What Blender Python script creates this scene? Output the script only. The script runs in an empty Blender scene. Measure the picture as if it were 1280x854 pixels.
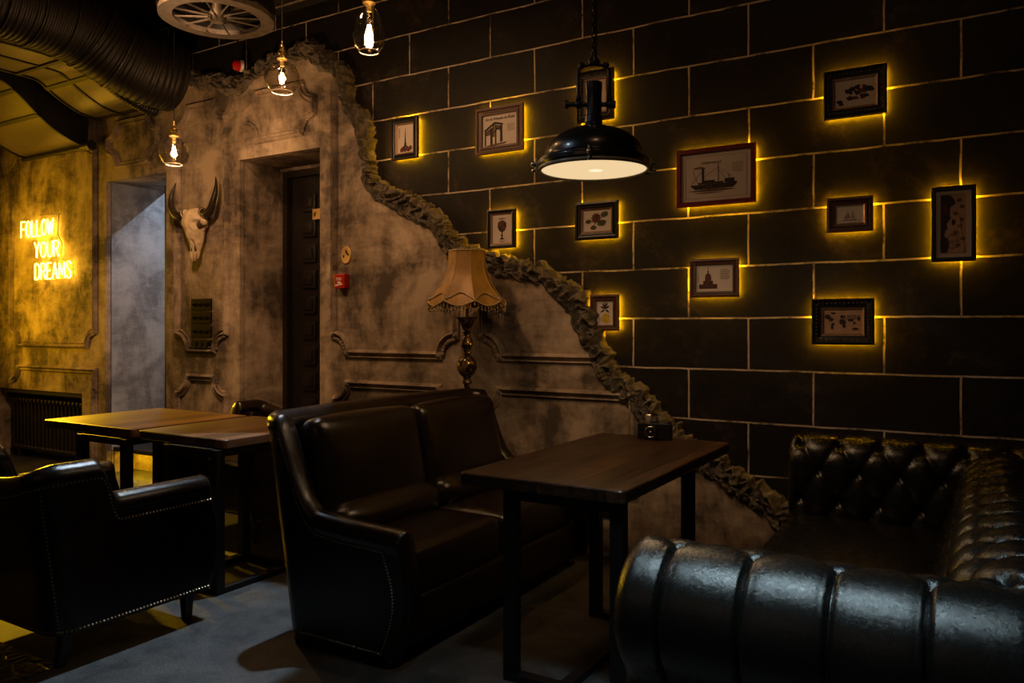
import bpy, bmesh, math, random
from mathutils import Vector, Matrix, noise
PI = math.pi
random.seed(7)
C = bpy.context.scene.collection
SC = bpy.context.scene

# ------------------------------------------------------------ camera, world, lights, exposure
F_PX, YAW, HZ, CAM_H, WALL = 978.0, math.radians(31.1), 407.6, 1.30, 4.10
cam = bpy.data.cameras.new('camera'); camo = bpy.data.objects.new('camera', cam); C.objects.link(camo)
camo.location = (0, 0, CAM_H); camo.rotation_euler = (PI/2, 0, YAW)
cam.sensor_width = 36; cam.lens = F_PX*36/1280; cam.shift_y = -(427-HZ)/1280; cam.clip_start = .02
SC.camera = camo
SC.view_settings.view_transform = 'Standard'; SC.view_settings.look = 'None'
SC.view_settings.gamma = 1; SC.view_settings.use_curve_mapping = False
SC.view_settings.exposure = 0.0
w = bpy.data.worlds.new('world'); SC.world = w; w.use_nodes = True
w.node_tree.nodes['Background'].inputs[0].default_value = (.9, .62, .42, 1)
w.node_tree.nodes['Background'].inputs[1].default_value = .012

def light(name, kind, loc, energy, color, target=None, size=.1, spot=60, blend=.5, size_y=None):
    l = bpy.data.lights.new(name, kind); l.energy = energy; l.color = color
    if kind == 'AREA':
        l.size = size
        if size_y: l.shape = 'RECTANGLE'; l.size_y = size_y
    else: l.shadow_soft_size = size
    if kind == 'SPOT': l.spot_size = math.radians(spot); l.spot_blend = blend
    o = bpy.data.objects.new(name, l); C.objects.link(o); o.location = loc
    if target is not None:
        o.rotation_euler = (Vector(target)-Vector(loc)).to_track_quat('-Z', 'Y').to_euler()
    return o
COOL = (.62, .82, 1.0); WARM = (1.0, .56, .27)
light('cool_ceiling_spot', 'SPOT', (-2.94, 3.02, 3.48), 360, COOL, (-2.99, 2.0, 0), .03, 25, .15)
cp = light('cool_ceiling_panel', 'AREA', (-.75, 1.45, 3.5), 5, (.62, .85, .95), (-.55, 1.8, .7), .9, size_y=.16); cp.data.spread = math.radians(50)
light('passage_spot', 'SPOT', (-6.05, 5.35, 3.19), 105, (.62, .74, .95), (-6.69, 4.3, 1.0), .02, 150, .3)
light('warm_fill_left', 'SPOT', (-3.9, 2.6, 3.5), 190, WARM, (-5.2, 4.1, 1.45), .10, 72, 1)  # added warm fill on the plaster around the skull, no fixture
light('warm_fill_mid', 'SPOT', (-3.0, 2.3, 3.5), 62, WARM, (-2.9, 4.1, 1.2), .08, 95, 1)  # added fill washing the plaster right of the door
light('warm_fill_right', 'SPOT', (-.6, 1.6, 3.6), 11, WARM, (-1.0, 4.1, 1.5), .15, 100, 1)  # weak warm fill added for the block wall
light('warm_room_glow', 'AREA', (-1.5, -1.6, 2.6), 1.6, WARM, (-2.2, 3.2, .8), 1.6, size_y=.8)
light('yellow_sign_fill', 'SPOT', (-8.1, 3.75, 2.0), 300, (1, .56, .015), (-4.0, 2.7, .4), .06, 32, .4)  # added spot carrying the neon sign's yellow to floor and chairs
light('yellow_table_fill', 'SPOT', (-8.1, 3.6, 2.6), 1500, (1, .54, .012), (-4.66, 3.0, .75), .06, 19, .8)  # narrow fill added to brighten the left table top in yellow
light('cool_lamp_spot', 'SPOT', (-3.0, .9, 3.5), 45, COOL, (-1.40, 2.93, 2.03), .10, 11, .5)
yl = light('yellow_side_fill', 'AREA', (-8.15, 3.1, 1.7), 15, (1, .52, .008), (-7.4, 4.1, 1.75), .8, size_y=1.4); yl.data.spread = math.radians(125)  # unseen area light added to brighten the yellow plaster on the left


# ------------------------------------------------------------ photo-measured points on the wall plane
def wp(px, py, Y=WALL-.05):
    l = (px-640)/F_PX
    rx = -math.sin(YAW)+l*math.cos(YAW); ry = math.cos(YAW)+l*math.sin(YAW)
    d = Y/ry
    return Vector((rx*d, CAM_H-(py-HZ)/F_PX*d))

# ------------------------------------------------------------ materials
MATS = {}
def newmat(name):
    m = bpy.data.materials.new(name); m.use_nodes = True
    nt = m.node_tree; b = nt.nodes['Principled BSDF']; MATS[name] = m
    return m, nt, b
def N(nt, t, **kw):
    n = nt.nodes.new(t)
    for k, v in kw.items():
        if hasattr(n, k): setattr(n, k, v)
    return n
def coords(nt, scale=(1, 1, 1)):
    tc = N(nt, 'ShaderNodeTexCoord'); mp = N(nt, 'ShaderNodeMapping'); mp.inputs['Scale'].default_value = scale
    nt.links.new(tc.outputs['Object'], mp.inputs[0]); return mp.outputs[0]
def noise_tex(nt, vec, scale, detail=5, rough=.6, dist=0):
    n = N(nt, 'ShaderNodeTexNoise'); n.inputs['Scale'].default_value = scale; n.inputs['Detail'].default_value = detail
    n.inputs['Roughness'].default_value = rough; n.inputs['Distortion'].default_value = dist
    nt.links.new(vec, n.inputs['Vector']); return n.outputs['Fac']
def ramp(nt, fac, stops):
    r = N(nt, 'ShaderNodeValToRGB'); e = r.color_ramp.elements
    while len(e) < len(stops): e.new(.5)
    for q, (p, c) in zip(e, stops):
        q.position = p; q.color = (*c, 1) if len(c) == 3 else c
    nt.links.new(fac, r.inputs[0]); return r.outputs[0]
def bump(nt, b, h, dist, strength=1):
    n = N(nt, 'ShaderNodeBump'); n.inputs['Distance'].default_value = dist; n.inputs['Strength'].default_value = strength
    nt.links.new(h, n.inputs['Height']); nt.links.new(n.outputs[0], b.inputs['Normal'])
def mixc(nt, fac, a, b):
    m = N(nt, 'ShaderNodeMix', data_type='RGBA')
    for s, v in ((m.inputs[0], fac), (m.inputs[6], a), (m.inputs[7], b)):
        if isinstance(v, (int, float)): s.default_value = v
        elif isinstance(v, tuple): s.default_value = (*v, 1)
        else: nt.links.new(v, s)
    return m.outputs[2]
def mth(nt, op, a, b=0.0):
    m = N(nt, 'ShaderNodeMath', operation=op)
    for s, v in ((m.inputs[0], a), (m.inputs[1], b)):
        if isinstance(v, (int, float)): s.default_value = v
        else: nt.links.new(v, s)
    return m.outputs[0]
def plain(name, col, rough=.5, metal=0, var=.25, scale=20, bmp=0, coat=0, spec=.5):
    m, nt, b = newmat(name); v = coords(nt)
    f = noise_tex(nt, v, scale)
    lo = tuple(c*(1-var) for c in col); hi = tuple(min(1, c*(1+var)) for c in col)
    nt.links.new(ramp(nt, f, [(.3, lo), (.7, hi)]), b.inputs['Base Color'])
    b.inputs['Roughness'].default_value = rough; b.inputs['Metallic'].default_value = metal
    b.inputs['Coat Weight'].default_value = coat; b.inputs['Specular IOR Level'].default_value = spec
    if bmp: bump(nt, b, f, bmp)
    return m
def emis(name, col, strength):
    m, nt, b = newmat(name); b.inputs['Base Color'].default_value = (*col, 1)
    b.inputs['Emission Color'].default_value = (*col, 1); b.inputs['Emission Strength'].default_value = strength
    return m

def plaster(name, light_c, mid_c, dark_c, seed=0):
    m, nt, b = newmat(name); v = coords(nt, (1, 1, 1))
    n1 = noise_tex(nt, v, 2.1+seed, 8, .62, .6)
    n2 = noise_tex(nt, coords(nt, (5, 5, 13)), 1.6, 6, .65, .3)
    n3 = noise_tex(nt, coords(nt, (1.6, 1.6, .55)), 3.2, 5, .7, .2)
    s = mth(nt, 'ADD', mth(nt, 'MULTIPLY', n1, .55), mth(nt, 'ADD', mth(nt, 'MULTIPLY', n2, .16), mth(nt, 'MULTIPLY', n3, .32)))
    nt.links.new(ramp(nt, s, [(.44, dark_c), (.515, mid_c), (.60, light_c)]), b.inputs['Base Color'])
    b.inputs['Roughness'].default_value = .8; b.inputs['Specular IOR Level'].default_value = .25
    bump(nt, b, mth(nt, 'ADD', n2, mth(nt, 'MULTIPLY', noise_tex(nt, v, 60, 4), .2)), .004, .7)
    return m
M_PLASTER = plaster('mottled_plaster', (.52, .40, .30), (.30, .225, .165), (.10, .076, .060))
M_PASSAGE = plaster('passage_plaster', (.46, .46, .46), (.34, .34, .34), (.20, .20, .20), .7)
M_TORN = plain('crumpled_plaster', (.115, .092, .068), .75, var=.55, scale=14, bmp=.004)

def mat_blocks():
    m, nt, b = newmat('black_stone_blocks')
    tc = N(nt, 'ShaderNodeTexCoord'); sep = N(nt, 'ShaderNodeSeparateXYZ'); nt.links.new(tc.outputs['Object'], sep.inputs[0])
    wob = noise_tex(nt, tc.outputs['Object'], 3.5, 4); w2 = mth(nt, 'MULTIPLY', mth(nt, 'SUBTRACT', wob, .5), .016)
    x = mth(nt, 'ADD', mth(nt, 'ADD', sep.outputs['X'], .725+.318), w2)
    y = mth(nt, 'ADD', mth(nt, 'SUBTRACT', sep.outputs['Z'], 1.343), w2)
    comb = N(nt, 'ShaderNodeCombineXYZ'); nt.links.new(x, comb.inputs[0]); nt.links.new(y, comb.inputs[1])
    br = N(nt, 'ShaderNodeTexBrick'); nt.links.new(comb.outputs[0], br.inputs['Vector'])
    br.offset = .5; br.inputs['Scale'].default_value = 1; br.inputs['Brick Width'].default_value = .636
    br.inputs['Row Height'].default_value = .2711; br.inputs['Mortar Size'].default_value = .0058
    br.inputs['Mortar Smooth'].default_value = .35; br.inputs['Bias'].default_value = -1
    br.inputs['Color1'].default_value = (0, 0, 0, 1); br.inputs['Color2'].default_value = (0, 0, 0, 1)
    v = coords(nt)
    smudge = mth(nt, 'ADD', mth(nt, 'MULTIPLY', noise_tex(nt, v, 2.6, 8, .68, .8), .7), mth(nt, 'MULTIPLY', noise_tex(nt, v, 24, 5, .7), .3))
    stone = ramp(nt, smudge, [(.38, (.007, .0055, .005)), (.55, (.014, .0105, .0085)), (.70, (.055, .038, .028))])
    worn = ramp(nt, noise_tex(nt, v, 7, 6, .75), [(.36, (.05, .038, .03)), (.50, (.42, .33, .26)), (.7, (.60, .48, .38))])
    nt.links.new(mixc(nt, br.outputs['Fac'], stone, worn), b.inputs['Base Color'])
    b.inputs['Roughness'].default_value = .6; b.inputs['Specular IOR Level'].default_value = .2
    h = mth(nt, 'ADD', mth(nt, 'MULTIPLY', br.outputs['Fac'], -.6), mth(nt, 'MULTIPLY', noise_tex(nt, v, 30, 6), .35))
    bump(nt, b, h, .006, .8)
    return m
M_BLOCK = mat_blocks()

def mat_floor():
    m, nt, b = newmat('worn_concrete_floor'); v = coords(nt)
    n1 = noise_tex(nt, v, 5.5, 9, .72, .5); n2 = noise_tex(nt, v, 130, 3, .8)
    base = ramp(nt, n1, [(.36, (.035, .033, .031)), (.62, (.105, .10, .095))])
    sp = ramp(nt, n2, [(.42, (.45, .45, .45)), (.6, (1.1, 1.1, 1.1))])
    mx = N(nt, 'ShaderNodeMix', data_type='RGBA', blend_type='MULTIPLY'); mx.inputs[0].default_value = 1
    nt.links.new(base, mx.inputs[6]); nt.links.new(sp, mx.inputs[7]); nt.links.new(mx.outputs[2], b.inputs['Base Color'])
    b.inputs['Roughness'].default_value = .55; bump(nt, b, n2, .002)
    return m
M_FLOOR = mat_floor()
def mat_cobble():
    m, nt, b = newmat('glossy_dark_mosaic'); v = coords(nt)
    vo = N(nt, 'ShaderNodeTexVoronoi', feature='DISTANCE_TO_EDGE'); vo.inputs['Scale'].default_value = 17
    nt.links.new(v, vo.inputs['Vector'])
    e = ramp(nt, vo.outputs['Distance'], [(0, (0, 0, 0)), (.12, (1, 1, 1))])
    nt.links.new(mixc(nt, e, (.01, .009, .008), (.045, .036, .028)), b.inputs['Base Color'])
    b.inputs['Roughness'].default_value = .22; bump(nt, b, e, .01)
    return m
M_COBBLE = mat_cobble()

def leather(name, c1, c2, rough=.3, crackle=.12):
    m, nt, b = newmat(name); v = coords(nt)
    n1 = noise_tex(nt, v, 7, 6, .6); n2 = noise_tex(nt, v, 110, 6, .75, .6); n3 = noise_tex(nt, v, 34, 6, .7, 1.5)
    nt.links.new(ramp(nt, n1, [(.3, c1), (.75, c2)]), b.inputs['Base Color'])
    r = mth(nt, 'ADD', mth(nt, 'MULTIPLY', mth(nt, 'SUBTRACT', n3, .5), crackle*2.2), rough)
    nt.links.new(r, b.inputs['Roughness']); b.inputs['Specular IOR Level'].default_value = .55
    bump(nt, b, mth(nt, 'ADD', n2, mth(nt, 'MULTIPLY', n3, .25)), .0014, .6)
    return m
M_LEATHER = leather('dark_brown_leather', (.007, .004, .003), (.014, .008, .005), .24, .05)
M_BLACKLEATHER = leather('black_leather', (.005, .0045, .004), (.010, .009, .008), .27, .07)
M_NAIL = plain('brass_nailheads', (.48, .38, .24), .35, 1)

def wood(name, c1, c2, c3, plank=0, axis='Y', rough=.38, sc=1.0):
    m, nt, b = newmat(name)
    s = (14*sc, 1.2*sc, 14*sc) if axis == 'Y' else (1.2*sc, 14*sc, 14*sc)
    n1 = noise_tex(nt, coords(nt, s), 2.2, 8, .65, .8); n2 = noise_tex(nt, coords(nt), 2.4, 4)
    col = ramp(nt, n1, [(.3, c1), (.52, c2), (.75, c3)])
    h = n1
    if plank:
        tc = N(nt, 'ShaderNodeTexCoord'); sep = N(nt, 'ShaderNodeSeparateXYZ'); nt.links.new(tc.outputs['Object'], sep.inputs[0])
        q = mth(nt, 'DIVIDE', sep.outputs['X' if axis == 'Y' else 'Y'], plank)
        fr = mth(nt, 'FRACT', q); fl = mth(nt, 'FLOOR', q)
        wn = N(nt, 'ShaderNodeTexWhiteNoise', noise_dimensions='1D'); nt.links.new(fl, wn.inputs['W'])
        g = mth(nt, 'MINIMUM', fr, mth(nt, 'SUBTRACT', 1.0, fr))
        gap = mth(nt, 'LESS_THAN', g, .016)
        tone = ramp(nt, wn.outputs['Value'], [(0, (.5, .5, .5)), (1, (1.4, 1.3, 1.2))])
        mx = N(nt, 'ShaderNodeMix', data_type='RGBA', blend_type='MULTIPLY'); mx.inputs[0].default_value = 1
        nt.links.new(col, mx.inputs[6]); nt.links.new(tone, mx.inputs[7])
        col = mixc(nt, gap, mx.outputs[2], (.006, .004, .003))
        h = mth(nt, 'SUBTRACT', mth(nt, 'MULTIPLY', n1, .4), gap)
    nt.links.new(col, b.inputs['Base Color']); 
    nt.links.new(mth(nt, 'ADD', mth(nt, 'MULTIPLY', n2, .25), rough-.12), b.inputs['Roughness'])
    bump(nt, b, h, .0025)
    return m
M_TABLE = wood('dark_walnut_planks', (.014, .006, .003), (.048, .022, .011), (.12, .056, .028), .134, rough=.36)
M_TABLE2 = wood('brown_oak_planks', (.075, .038, .020), (.135, .070, .038), (.21, .115, .062), .134, rough=.32)
M_FRAMEWOOD = wood('red_brown_frame_wood', (.055, .020, .009), (.10, .037, .016), (.16, .062, .027), rough=.35, sc=3)
M_DARKWOOD = wood('dark_door_wood', (.006, .004, .003), (.013, .009, .007), (.022, .015, .011), rough=.42, sc=1)
M_STEEL = plain('black_steel', (.010, .009, .009), .42, .3, var=.3, bmp=.0005)
M_DUCT = plain('galvanised_duct_metal', (.17, .14, .10), .40, .35, var=.12, scale=5)
M_DUCTDARK = plain('black_duct_paint_and_shade', (.020, .017, .015), .38, .2, var=.3, scale=9)  # also the painted shade on the ducts' right sides
M_DUCTBLACK = plain('matt_black_hose', (.008, .006, .005), .5, 0, spec=.25, var=.3, scale=9)
M_CEIL = plain('black_ceiling', (.008, .007, .006), .8, var=.3, scale=4)
M_GREYIRON = plain('weathered_grey_iron', (.10, .078, .06), .55, .4, var=.35, scale=18, bmp=.002)
M_LAMPBLACK = plain('satin_black_enamel', (.008, .008, .009), .30, .1, var=.2, coat=.35)
M_CHROME = plain('dull_chrome', (.45, .44, .42), .25, 1, var=.15)
M_BRASS = plain('aged_brass', (.55, .38, .14), .3, 1, var=.3)
M_BONE = plain('yellowed_bone', (.62, .48, .32), .6, var=.22, scale=16, bmp=.003)
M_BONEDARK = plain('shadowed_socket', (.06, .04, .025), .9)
M_HORN = plain('dark_horn', (.035, .026, .018), .25, var=.6, scale=9, bmp=.001)
M_IRON = plain('cast_iron_radiator', (.030, .022, .016), .45, .3)
M_SATIN = plain('gold_satin', (.36, .19, .05), .45, .1, var=.35, scale=9, bmp=.002)
M_BRAID = plain('gold_braid', (.46, .33, .17), .6, var=.4, scale=120, bmp=.002)
M_RED = plain('red_plastic', (.45, .02, .015), .3, var=.1)
M_REDFRAME = plain('dark_red_lacquer', (.17, .018, .012), .3, var=.25, scale=30)
M_WHITE = plain('white_ink', (.8, .75, .7), .5, var=.05)
M_PAPER = plain('aged_print_paper', (.86, .73, .64), .7, var=.07, scale=8)
M_PAPERTAN = plain('tan_print_paper', (.66, .40, .26), .7, var=.18, scale=14)
M_MAT = plain('ivory_mat_board', (.72, .60, .52), .8, var=.04)
M_INK = plain('sepia_ink', (.055, .035, .025), .8, var=.4, scale=60)
M_INKMID = plain('soft_brown_ink', (.20, .12, .08), .8, var=.5, scale=70)
M_INKRED = plain('rust_red_ink', (.17, .050, .032), .8, var=.5, scale=80)
M_INKGREEN = plain('olive_green_ink', (.11, .105, .045), .8, var=.5, scale=80)
M_INKYELLOW = plain('yellow_ink', (.75, .50, .04), .8, var=.3, scale=80)
M_BLACKFRAME = plain('black_frame_lacquer', (.014, .012, .011), .35, var=.3, scale=40, bmp=.0008)
M_ORNATE = plain('antique_bronze_frame', (.085, .062, .038), .4, .4, var=.6, scale=90, bmp=.004)
M_ORNATELIP = plain('copper_gilt_lip', (.55, .33, .20), .35, .6, var=.2)
M_GREYFRAME = plain('grey_washed_frame', (.10, .088, .072), .5, var=.3, scale=40)
M_GOLDPLATE = plain('gold_plate', (.80, .52, .18), .45, .4, var=.12, scale=8)
M_SWITCH = plain('dark_bronze_switch', (.010, .007, .005), .6, 0, var=.3, spec=.12)
M_LAMPBASE = None
def mat_lampbase():
    m, nt, b = newmat('gilded_dark_turned_lamp'); f = noise_tex(nt, coords(nt), 26, 4, .7, 1)
    k = ramp(nt, f, [(.50, (0, 0, 0)), (.57, (1, 1, 1))])
    nt.links.new(mixc(nt, k, (.020, .011, .007), (.42, .24, .08)), b.inputs['Base Color'])
    nt.links.new(mth(nt, 'MULTIPLY', k, .8), b.inputs['Metallic']); b.inputs['Roughness'].default_value = .22
    return m
M_LAMPBASE = mat_lampbase()
M_LED = emis('amber_led_strip', (1, .49, .004), 150)
M_LED2 = emis('amber_step_led', (1, .58, .01), 30)
M_NEON = emis('yellow_neon', (1, .55, .035), 26)
M_FILAMENT = emis('warm_filament', (1, .55, .20), 95)
M_LENS = emis('warm_lamp_diffuser', (.90, .66, .36), .95)
M_LENSHOT = emis('warm_lamp_bulb', (1.0, .80, .52), 1.15)
def mat_glass(name, tint, gloss=.06, rough=.02, edge=.5):
    m = bpy.data.materials.new(name); m.use_nodes = True; nt = m.node_tree; nt.nodes.clear()
    o = N(nt, 'ShaderNodeOutputMaterial'); t = N(nt, 'ShaderNodeBsdfTransparent'); g = N(nt, 'ShaderNodeBsdfGlossy')
    t.inputs[0].default_value = (*tint, 1); g.inputs['Roughness'].default_value = rough
    lw = N(nt, 'ShaderNodeLayerWeight'); lw.inputs[0].default_value = .35
    f = mth(nt, 'ADD', mth(nt, 'MULTIPLY', lw.outputs['Facing'], edge), gloss)
    mx = N(nt, 'ShaderNodeMixShader'); nt.links.new(f, mx.inputs[0]); nt.links.new(t.outputs[0], mx.inputs[1]); nt.links.new(g.outputs[0], mx.inputs[2])
    nt.links.new(mx.outputs[0], o.inputs[0]); return m
M_GLASS = mat_glass('smoked_clear_glass', (.985, .965, .94), .06, .03, .42)
M_PANE = mat_glass('picture_glass', (.97, .97, .97), .03, .05, .12)

# ------------------------------------------------------------ mesh builder
class B:
    def __init__(s): s.bm = bmesh.new(); s.slots = []
    def face(s, vs):
        try: return s.bm.faces.new(vs)
        except ValueError: return None
    def box(s, c, size, rot=None, bev=0):
        M = Matrix.Translation(Vector(c)) @ (rot.to_4x4() if rot else Matrix.Identity(4)) @ Matrix.Diagonal((*size, 1))
        r = bmesh.ops.create_cube(s.bm, size=1, matrix=M)
        if bev:
            es = {e for v in r['verts'] for e in v.link_edges}
            bmesh.ops.bevel(s.bm, geom=list(es), offset=bev, segments=2, affect='EDGES', profile=.6)
        return s
    def box2(s, a, b, bev=0):
        return s.box([(p+q)/2 for p, q in zip(a, b)], [abs(q-p) for p, q in zip(a, b)], None, bev)
    def grid(s, f, nu, nv, cu=False, cv=False):
        V = [[s.bm.verts.new(f(i/(nu if cu else nu-1), j/(nv if cv else nv-1))) for j in range(nv)] for i in range(nu)]
        for i in range(nu if cu else nu-1):
            for j in range(nv if cv else nv-1):
                s.face((V[i][j], V[(i+1) % nu][j], V[(i+1) % nu][(j+1) % nv], V[i][(j+1) % nv]))
        return V
    def rings(s, R, cap0=True, cap1=True, close=True):
        V = [[s.bm.verts.new(p) for p in r] for r in R]
        n = len(R[0])
        for a, b in zip(V, V[1:]):
            for j in range(n if close else n-1): s.face((a[j], a[(j+1) % n], b[(j+1) % n], b[j]))
        if cap0: s.face(V[0][::-1])
        if cap1: s.face(V[-1])
        return s
    def lathe(s, prof, c=(0, 0, 0), n=24, cap=True, fn=None):
        c = Vector(c); R = []
        for r, z in prof:
            R.append([c+Vector((max(r, 1e-4)*math.cos(2*PI*k/n), max(r, 1e-4)*math.sin(2*PI*k/n), z)) for k in range(n)])
        if fn: R = [[fn(p) for p in r] for r in R]
        return s.rings(R, cap, cap)
    def tube(s, pts, r, n=10, closed=False):
        pts = [Vector(p) for p in pts]; m = len(pts); rr = r if isinstance(r, (list, tuple)) else [r]*m
        R = []; up = None
        for i, p in enumerate(pts):
            if closed: t = pts[(i+1) % m]-pts[i-1]
            else: t = pts[min(i+1, m-1)]-pts[max(i-1, 0)]
            t.normalize()
            if up is None:
                up = Vector((0, 0, 1)) if abs(t.z) < .9 else Vector((1, 0, 0))
            a = t.cross(up)
            if a.length < 1e-4: a = t.cross(Vector((0, 1, 0)))
            a.normalize(); b = a.cross(t).normalized(); up = b
            R.append([p+(a*math.cos(2*PI*k/n)+b*math.sin(2*PI*k/n))*rr[i] for k in range(n)])
        if closed:
            R.append(R[0]); s.rings(R, False, False)
        else: s.rings(R)
        return s
    def ball(s, c, r, seg=12, sc=(1, 1, 1)):
        bmesh.ops.create_uvsphere(s.bm, u_segments=seg, v_segments=max(6, seg*2//3), radius=r, matrix=Matrix.Translation(Vector(c)) @ Matrix.Diagonal((*sc, 1)))
        return s
    def ico(s, c, r):
        bmesh.ops.create_icosphere(s.bm, subdivisions=1, radius=r, matrix=Matrix.Translation(Vector(c))); return s
    def prism(s, poly, y0, y1):           # polygon in XZ, extruded along Y
        a = [s.bm.verts.new((x, y0, z)) for x, z in poly]; b = [s.bm.verts.new((x, y1, z)) for x, z in poly]
        n = len(poly)
        for i in range(n): s.face((a[i], a[(i+1) % n], b[(i+1) % n], b[i]))
        f1 = s.face(a[::-1]); f2 = s.face(b)
        for f in (f1, f2):
            if f: f.normal_update()
        bmesh.ops.triangulate(s.bm, faces=[f for f in (f1, f2) if f]); return s
    def sweep(s, path, prof, closed=False):     # path in XZ; prof = (across, out) pairs, out towards -Y
        P = [Vector(p) for p in path]; m = len(P); R = []
        for i in range(m):
            if closed: d0 = (P[i]-P[i-1]); d1 = (P[(i+1) % m]-P[i])
            else: d0 = P[i]-P[max(i-1, 0)]; d1 = P[min(i+1, m-1)]-P[i]
            if d0.length < 1e-9: d0 = d1
            if d1.length < 1e-9: d1 = d0
            d0 = d0.normalized(); d1 = d1.normalized(); n0 = Vector((-d0.y, d0.x)); n1 = Vector((-d1.y, d1.x))
            k = (n0+n1); k = k/max(.5, k.length_squared)*2 if k.length > .2 else n0
            R.append([Vector((P[i].x+k.x*a, -o, P[i].y+k.y*a)) for a, o in prof])
        if closed: R.append(R[0])
        return s.rings(R, not closed, not closed)
    def rbox(s, c, size, r, crown=(0, 0, 0), n=12, fn=None):
        t = bmesh.new(); bmesh.ops.create_cube(t, size=2)
        bmesh.ops.subdivide_edges(t, edges=t.edges[:], cuts=n, use_grid_fill=True)
        h = Vector(size)/2; mp = {}
        for v in t.verts:
            q = Vector([math.sin(x*PI/2*.999)*.5+x*.5 for x in v.co])
            q = Vector([q[k]*h[k] for k in range(3)])
            inn = Vector([max(-h[k]+r, min(h[k]-r, q[k])) for k in range(3)]); d = q-inn
            p = inn+(d.normalized()*r if d.length > 1e-6 else d)
            if d.length <= 1e-6: p = q
            nx, ny, nz = [p[k]/h[k] for k in range(3)]
            p.x += crown[0]*math.copysign(1, nx)*(abs(nx) > .6)*(1-ny*ny)*(1-nz*nz)
            p.y += crown[1]*math.copysign(1, ny)*(abs(ny) > .6)*(1-nx*nx)*(1-nz*nz)
            p.z += crown[2]*nz*(1-nx*nx)*(1-ny*ny)
            if fn: p = fn(p)
            mp[v] = s.bm.verts.new(p+Vector(c))
        for f in t.faces: s.face([mp[v] for v in f.verts])
        t.free(); return s
    def xf(s, M):
        bmesh.ops.transform(s.bm, matrix=M, verts=s.bm.verts); return s
    def build(s, name, mat, parent=None, smooth=None, label=None):
        bmesh.ops.recalc_face_normals(s.bm, faces=s.bm.faces)
        me = bpy.data.meshes.new(name); s.bm.to_mesh(me); s.bm.free()
        me.materials.append(mat)
        if smooth is not None:
            me.polygons.foreach_set('use_smooth', [True]*len(me.polygons)); me.set_sharp_from_angle(angle=math.radians(smooth))
        o = bpy.data.objects.new(name, me); C.objects.link(o)
        if parent: o.parent = parent
        if label: o['label'] = label
        return o

def thing(name, label, cat, loc=(0, 0, 0), rotz=0, group=None):
    o = bpy.data.objects.new(name, None); C.objects.link(o); o.empty_display_size = .1
    o.location = loc; o.rotation_euler = (0, 0, rotz); o['label'] = label; o['category'] = cat
    if group: o['group'] = group
    return o
def tag(o, label, cat, group=None):
    o['label'] = label; o['category'] = cat
    if group: o['group'] = group
    return o
def struct(o, label=None):
    o['kind'] = 'structure'
    if label: o['label'] = label
    return o
def kids(o): return [c for c in bpy.data.objects if c.parent == o]
def dup(root, label, loc=None, rotz=None):
    r = root.copy(); C.objects.link(r); r['label'] = label
    if loc is not None: r.location = loc
    if rotz is not None: r.rotation_euler = (0, 0, rotz)
    for ch in kids(root):
        c = ch.copy(); C.objects.link(c); c.parent = r
        for g in kids(ch):
            d = g.copy(); C.objects.link(d); d.parent = c
    return r
def text_obj(name, body, size, mat, parent, loc, shear=0, depth=.0008, align='CENTER', sx=1.0):
    cu = bpy.data.curves.new(name, 'FONT'); cu.body = body; cu.size = size; cu.align_x = align; cu.shear = shear; cu.extrude = depth; cu.resolution_u = 2
    t = bpy.data.objects.new(name, cu); C.objects.link(t)
    bpy.context.view_layer.update()
    me = bpy.data.meshes.new_from_object(t.evaluated_get(bpy.context.evaluated_depsgraph_get()))
    bpy.data.objects.remove(t); bpy.data.curves.remove(cu)
    me.transform(Matrix.Translation(Vector(loc)) @ Matrix.Rotation(PI/2, 4, 'X') @ Matrix.Diagonal((sx, 1, 1, 1)))
    me.materials.clear(); me.materials.append(mat)
    o = bpy.data.objects.new(name, me); C.objects.link(o); o.parent = parent
    return o

# ============================================================ THE ROOM
PY = WALL-.04                                   # face of the plaster layer
X1a, X1b, X2a, X2b, HEAD = -6.625, -5.785, -4.89, -4.045, 2.572
ZC = 3.85
struct(B().box2((-9, -3.2, -.1), (2.6, 7, 0)).build('floor', M_FLOOR))
struct(B().box2((-5.2, .2, .0), (-3.02, 1.66, .006)).build('trim_1', M_COBBLE), 'glossy dark pebble mosaic strip on the floor')
struct(B().box2((-9, -3.2, ZC), (2.6, 4.4, ZC+.1)).build('ceiling', M_CEIL))
b = B()
b.box2((-8.6, WALL+.01, .685), (X1a, WALL+.55, ZC)); b.box2((-7.0, WALL+.01, 0), (X1a, WALL+.55, .685)); b.box2((-8.6, WALL+.25, 0), (-7.0, WALL+.55, .685))
b.box2((-8.6, WALL+.01, 0), (-8.44, WALL+.25, .685))
b.box2((X1a, WALL+.01, HEAD), (X1b, WALL+.55, ZC)); b.box2((X1b, WALL+.01, 0), (X2a, WALL+.55, ZC))
b.box2((X2a, WALL+.01, HEAD), (X2b, WALL+.55, ZC)); b.box2((X2b, WALL+.01, 0), (2.6, WALL+.55, ZC))
struct(b.build('wall_back', M_PLASTER))
b = B()
b.box2((-8.6, WALL, 2.7), (X2b, WALL+.01, ZC)); b.box2((X2b, WALL, 0), (2.6, WALL+.01, ZC))
struct(b.build('wall_back_blocks', M_BLOCK), 'black stone block facing with pale mortar lines')
struct(B().box2((-8.6, -3.2, 0), (-8.45, WALL+.3, ZC)).build('wall_left', M_PLASTER))
struct(B().box2((.9, 2.6, 0), (1.0, WALL, ZC)).build('wall_right', M_CEIL))
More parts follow.
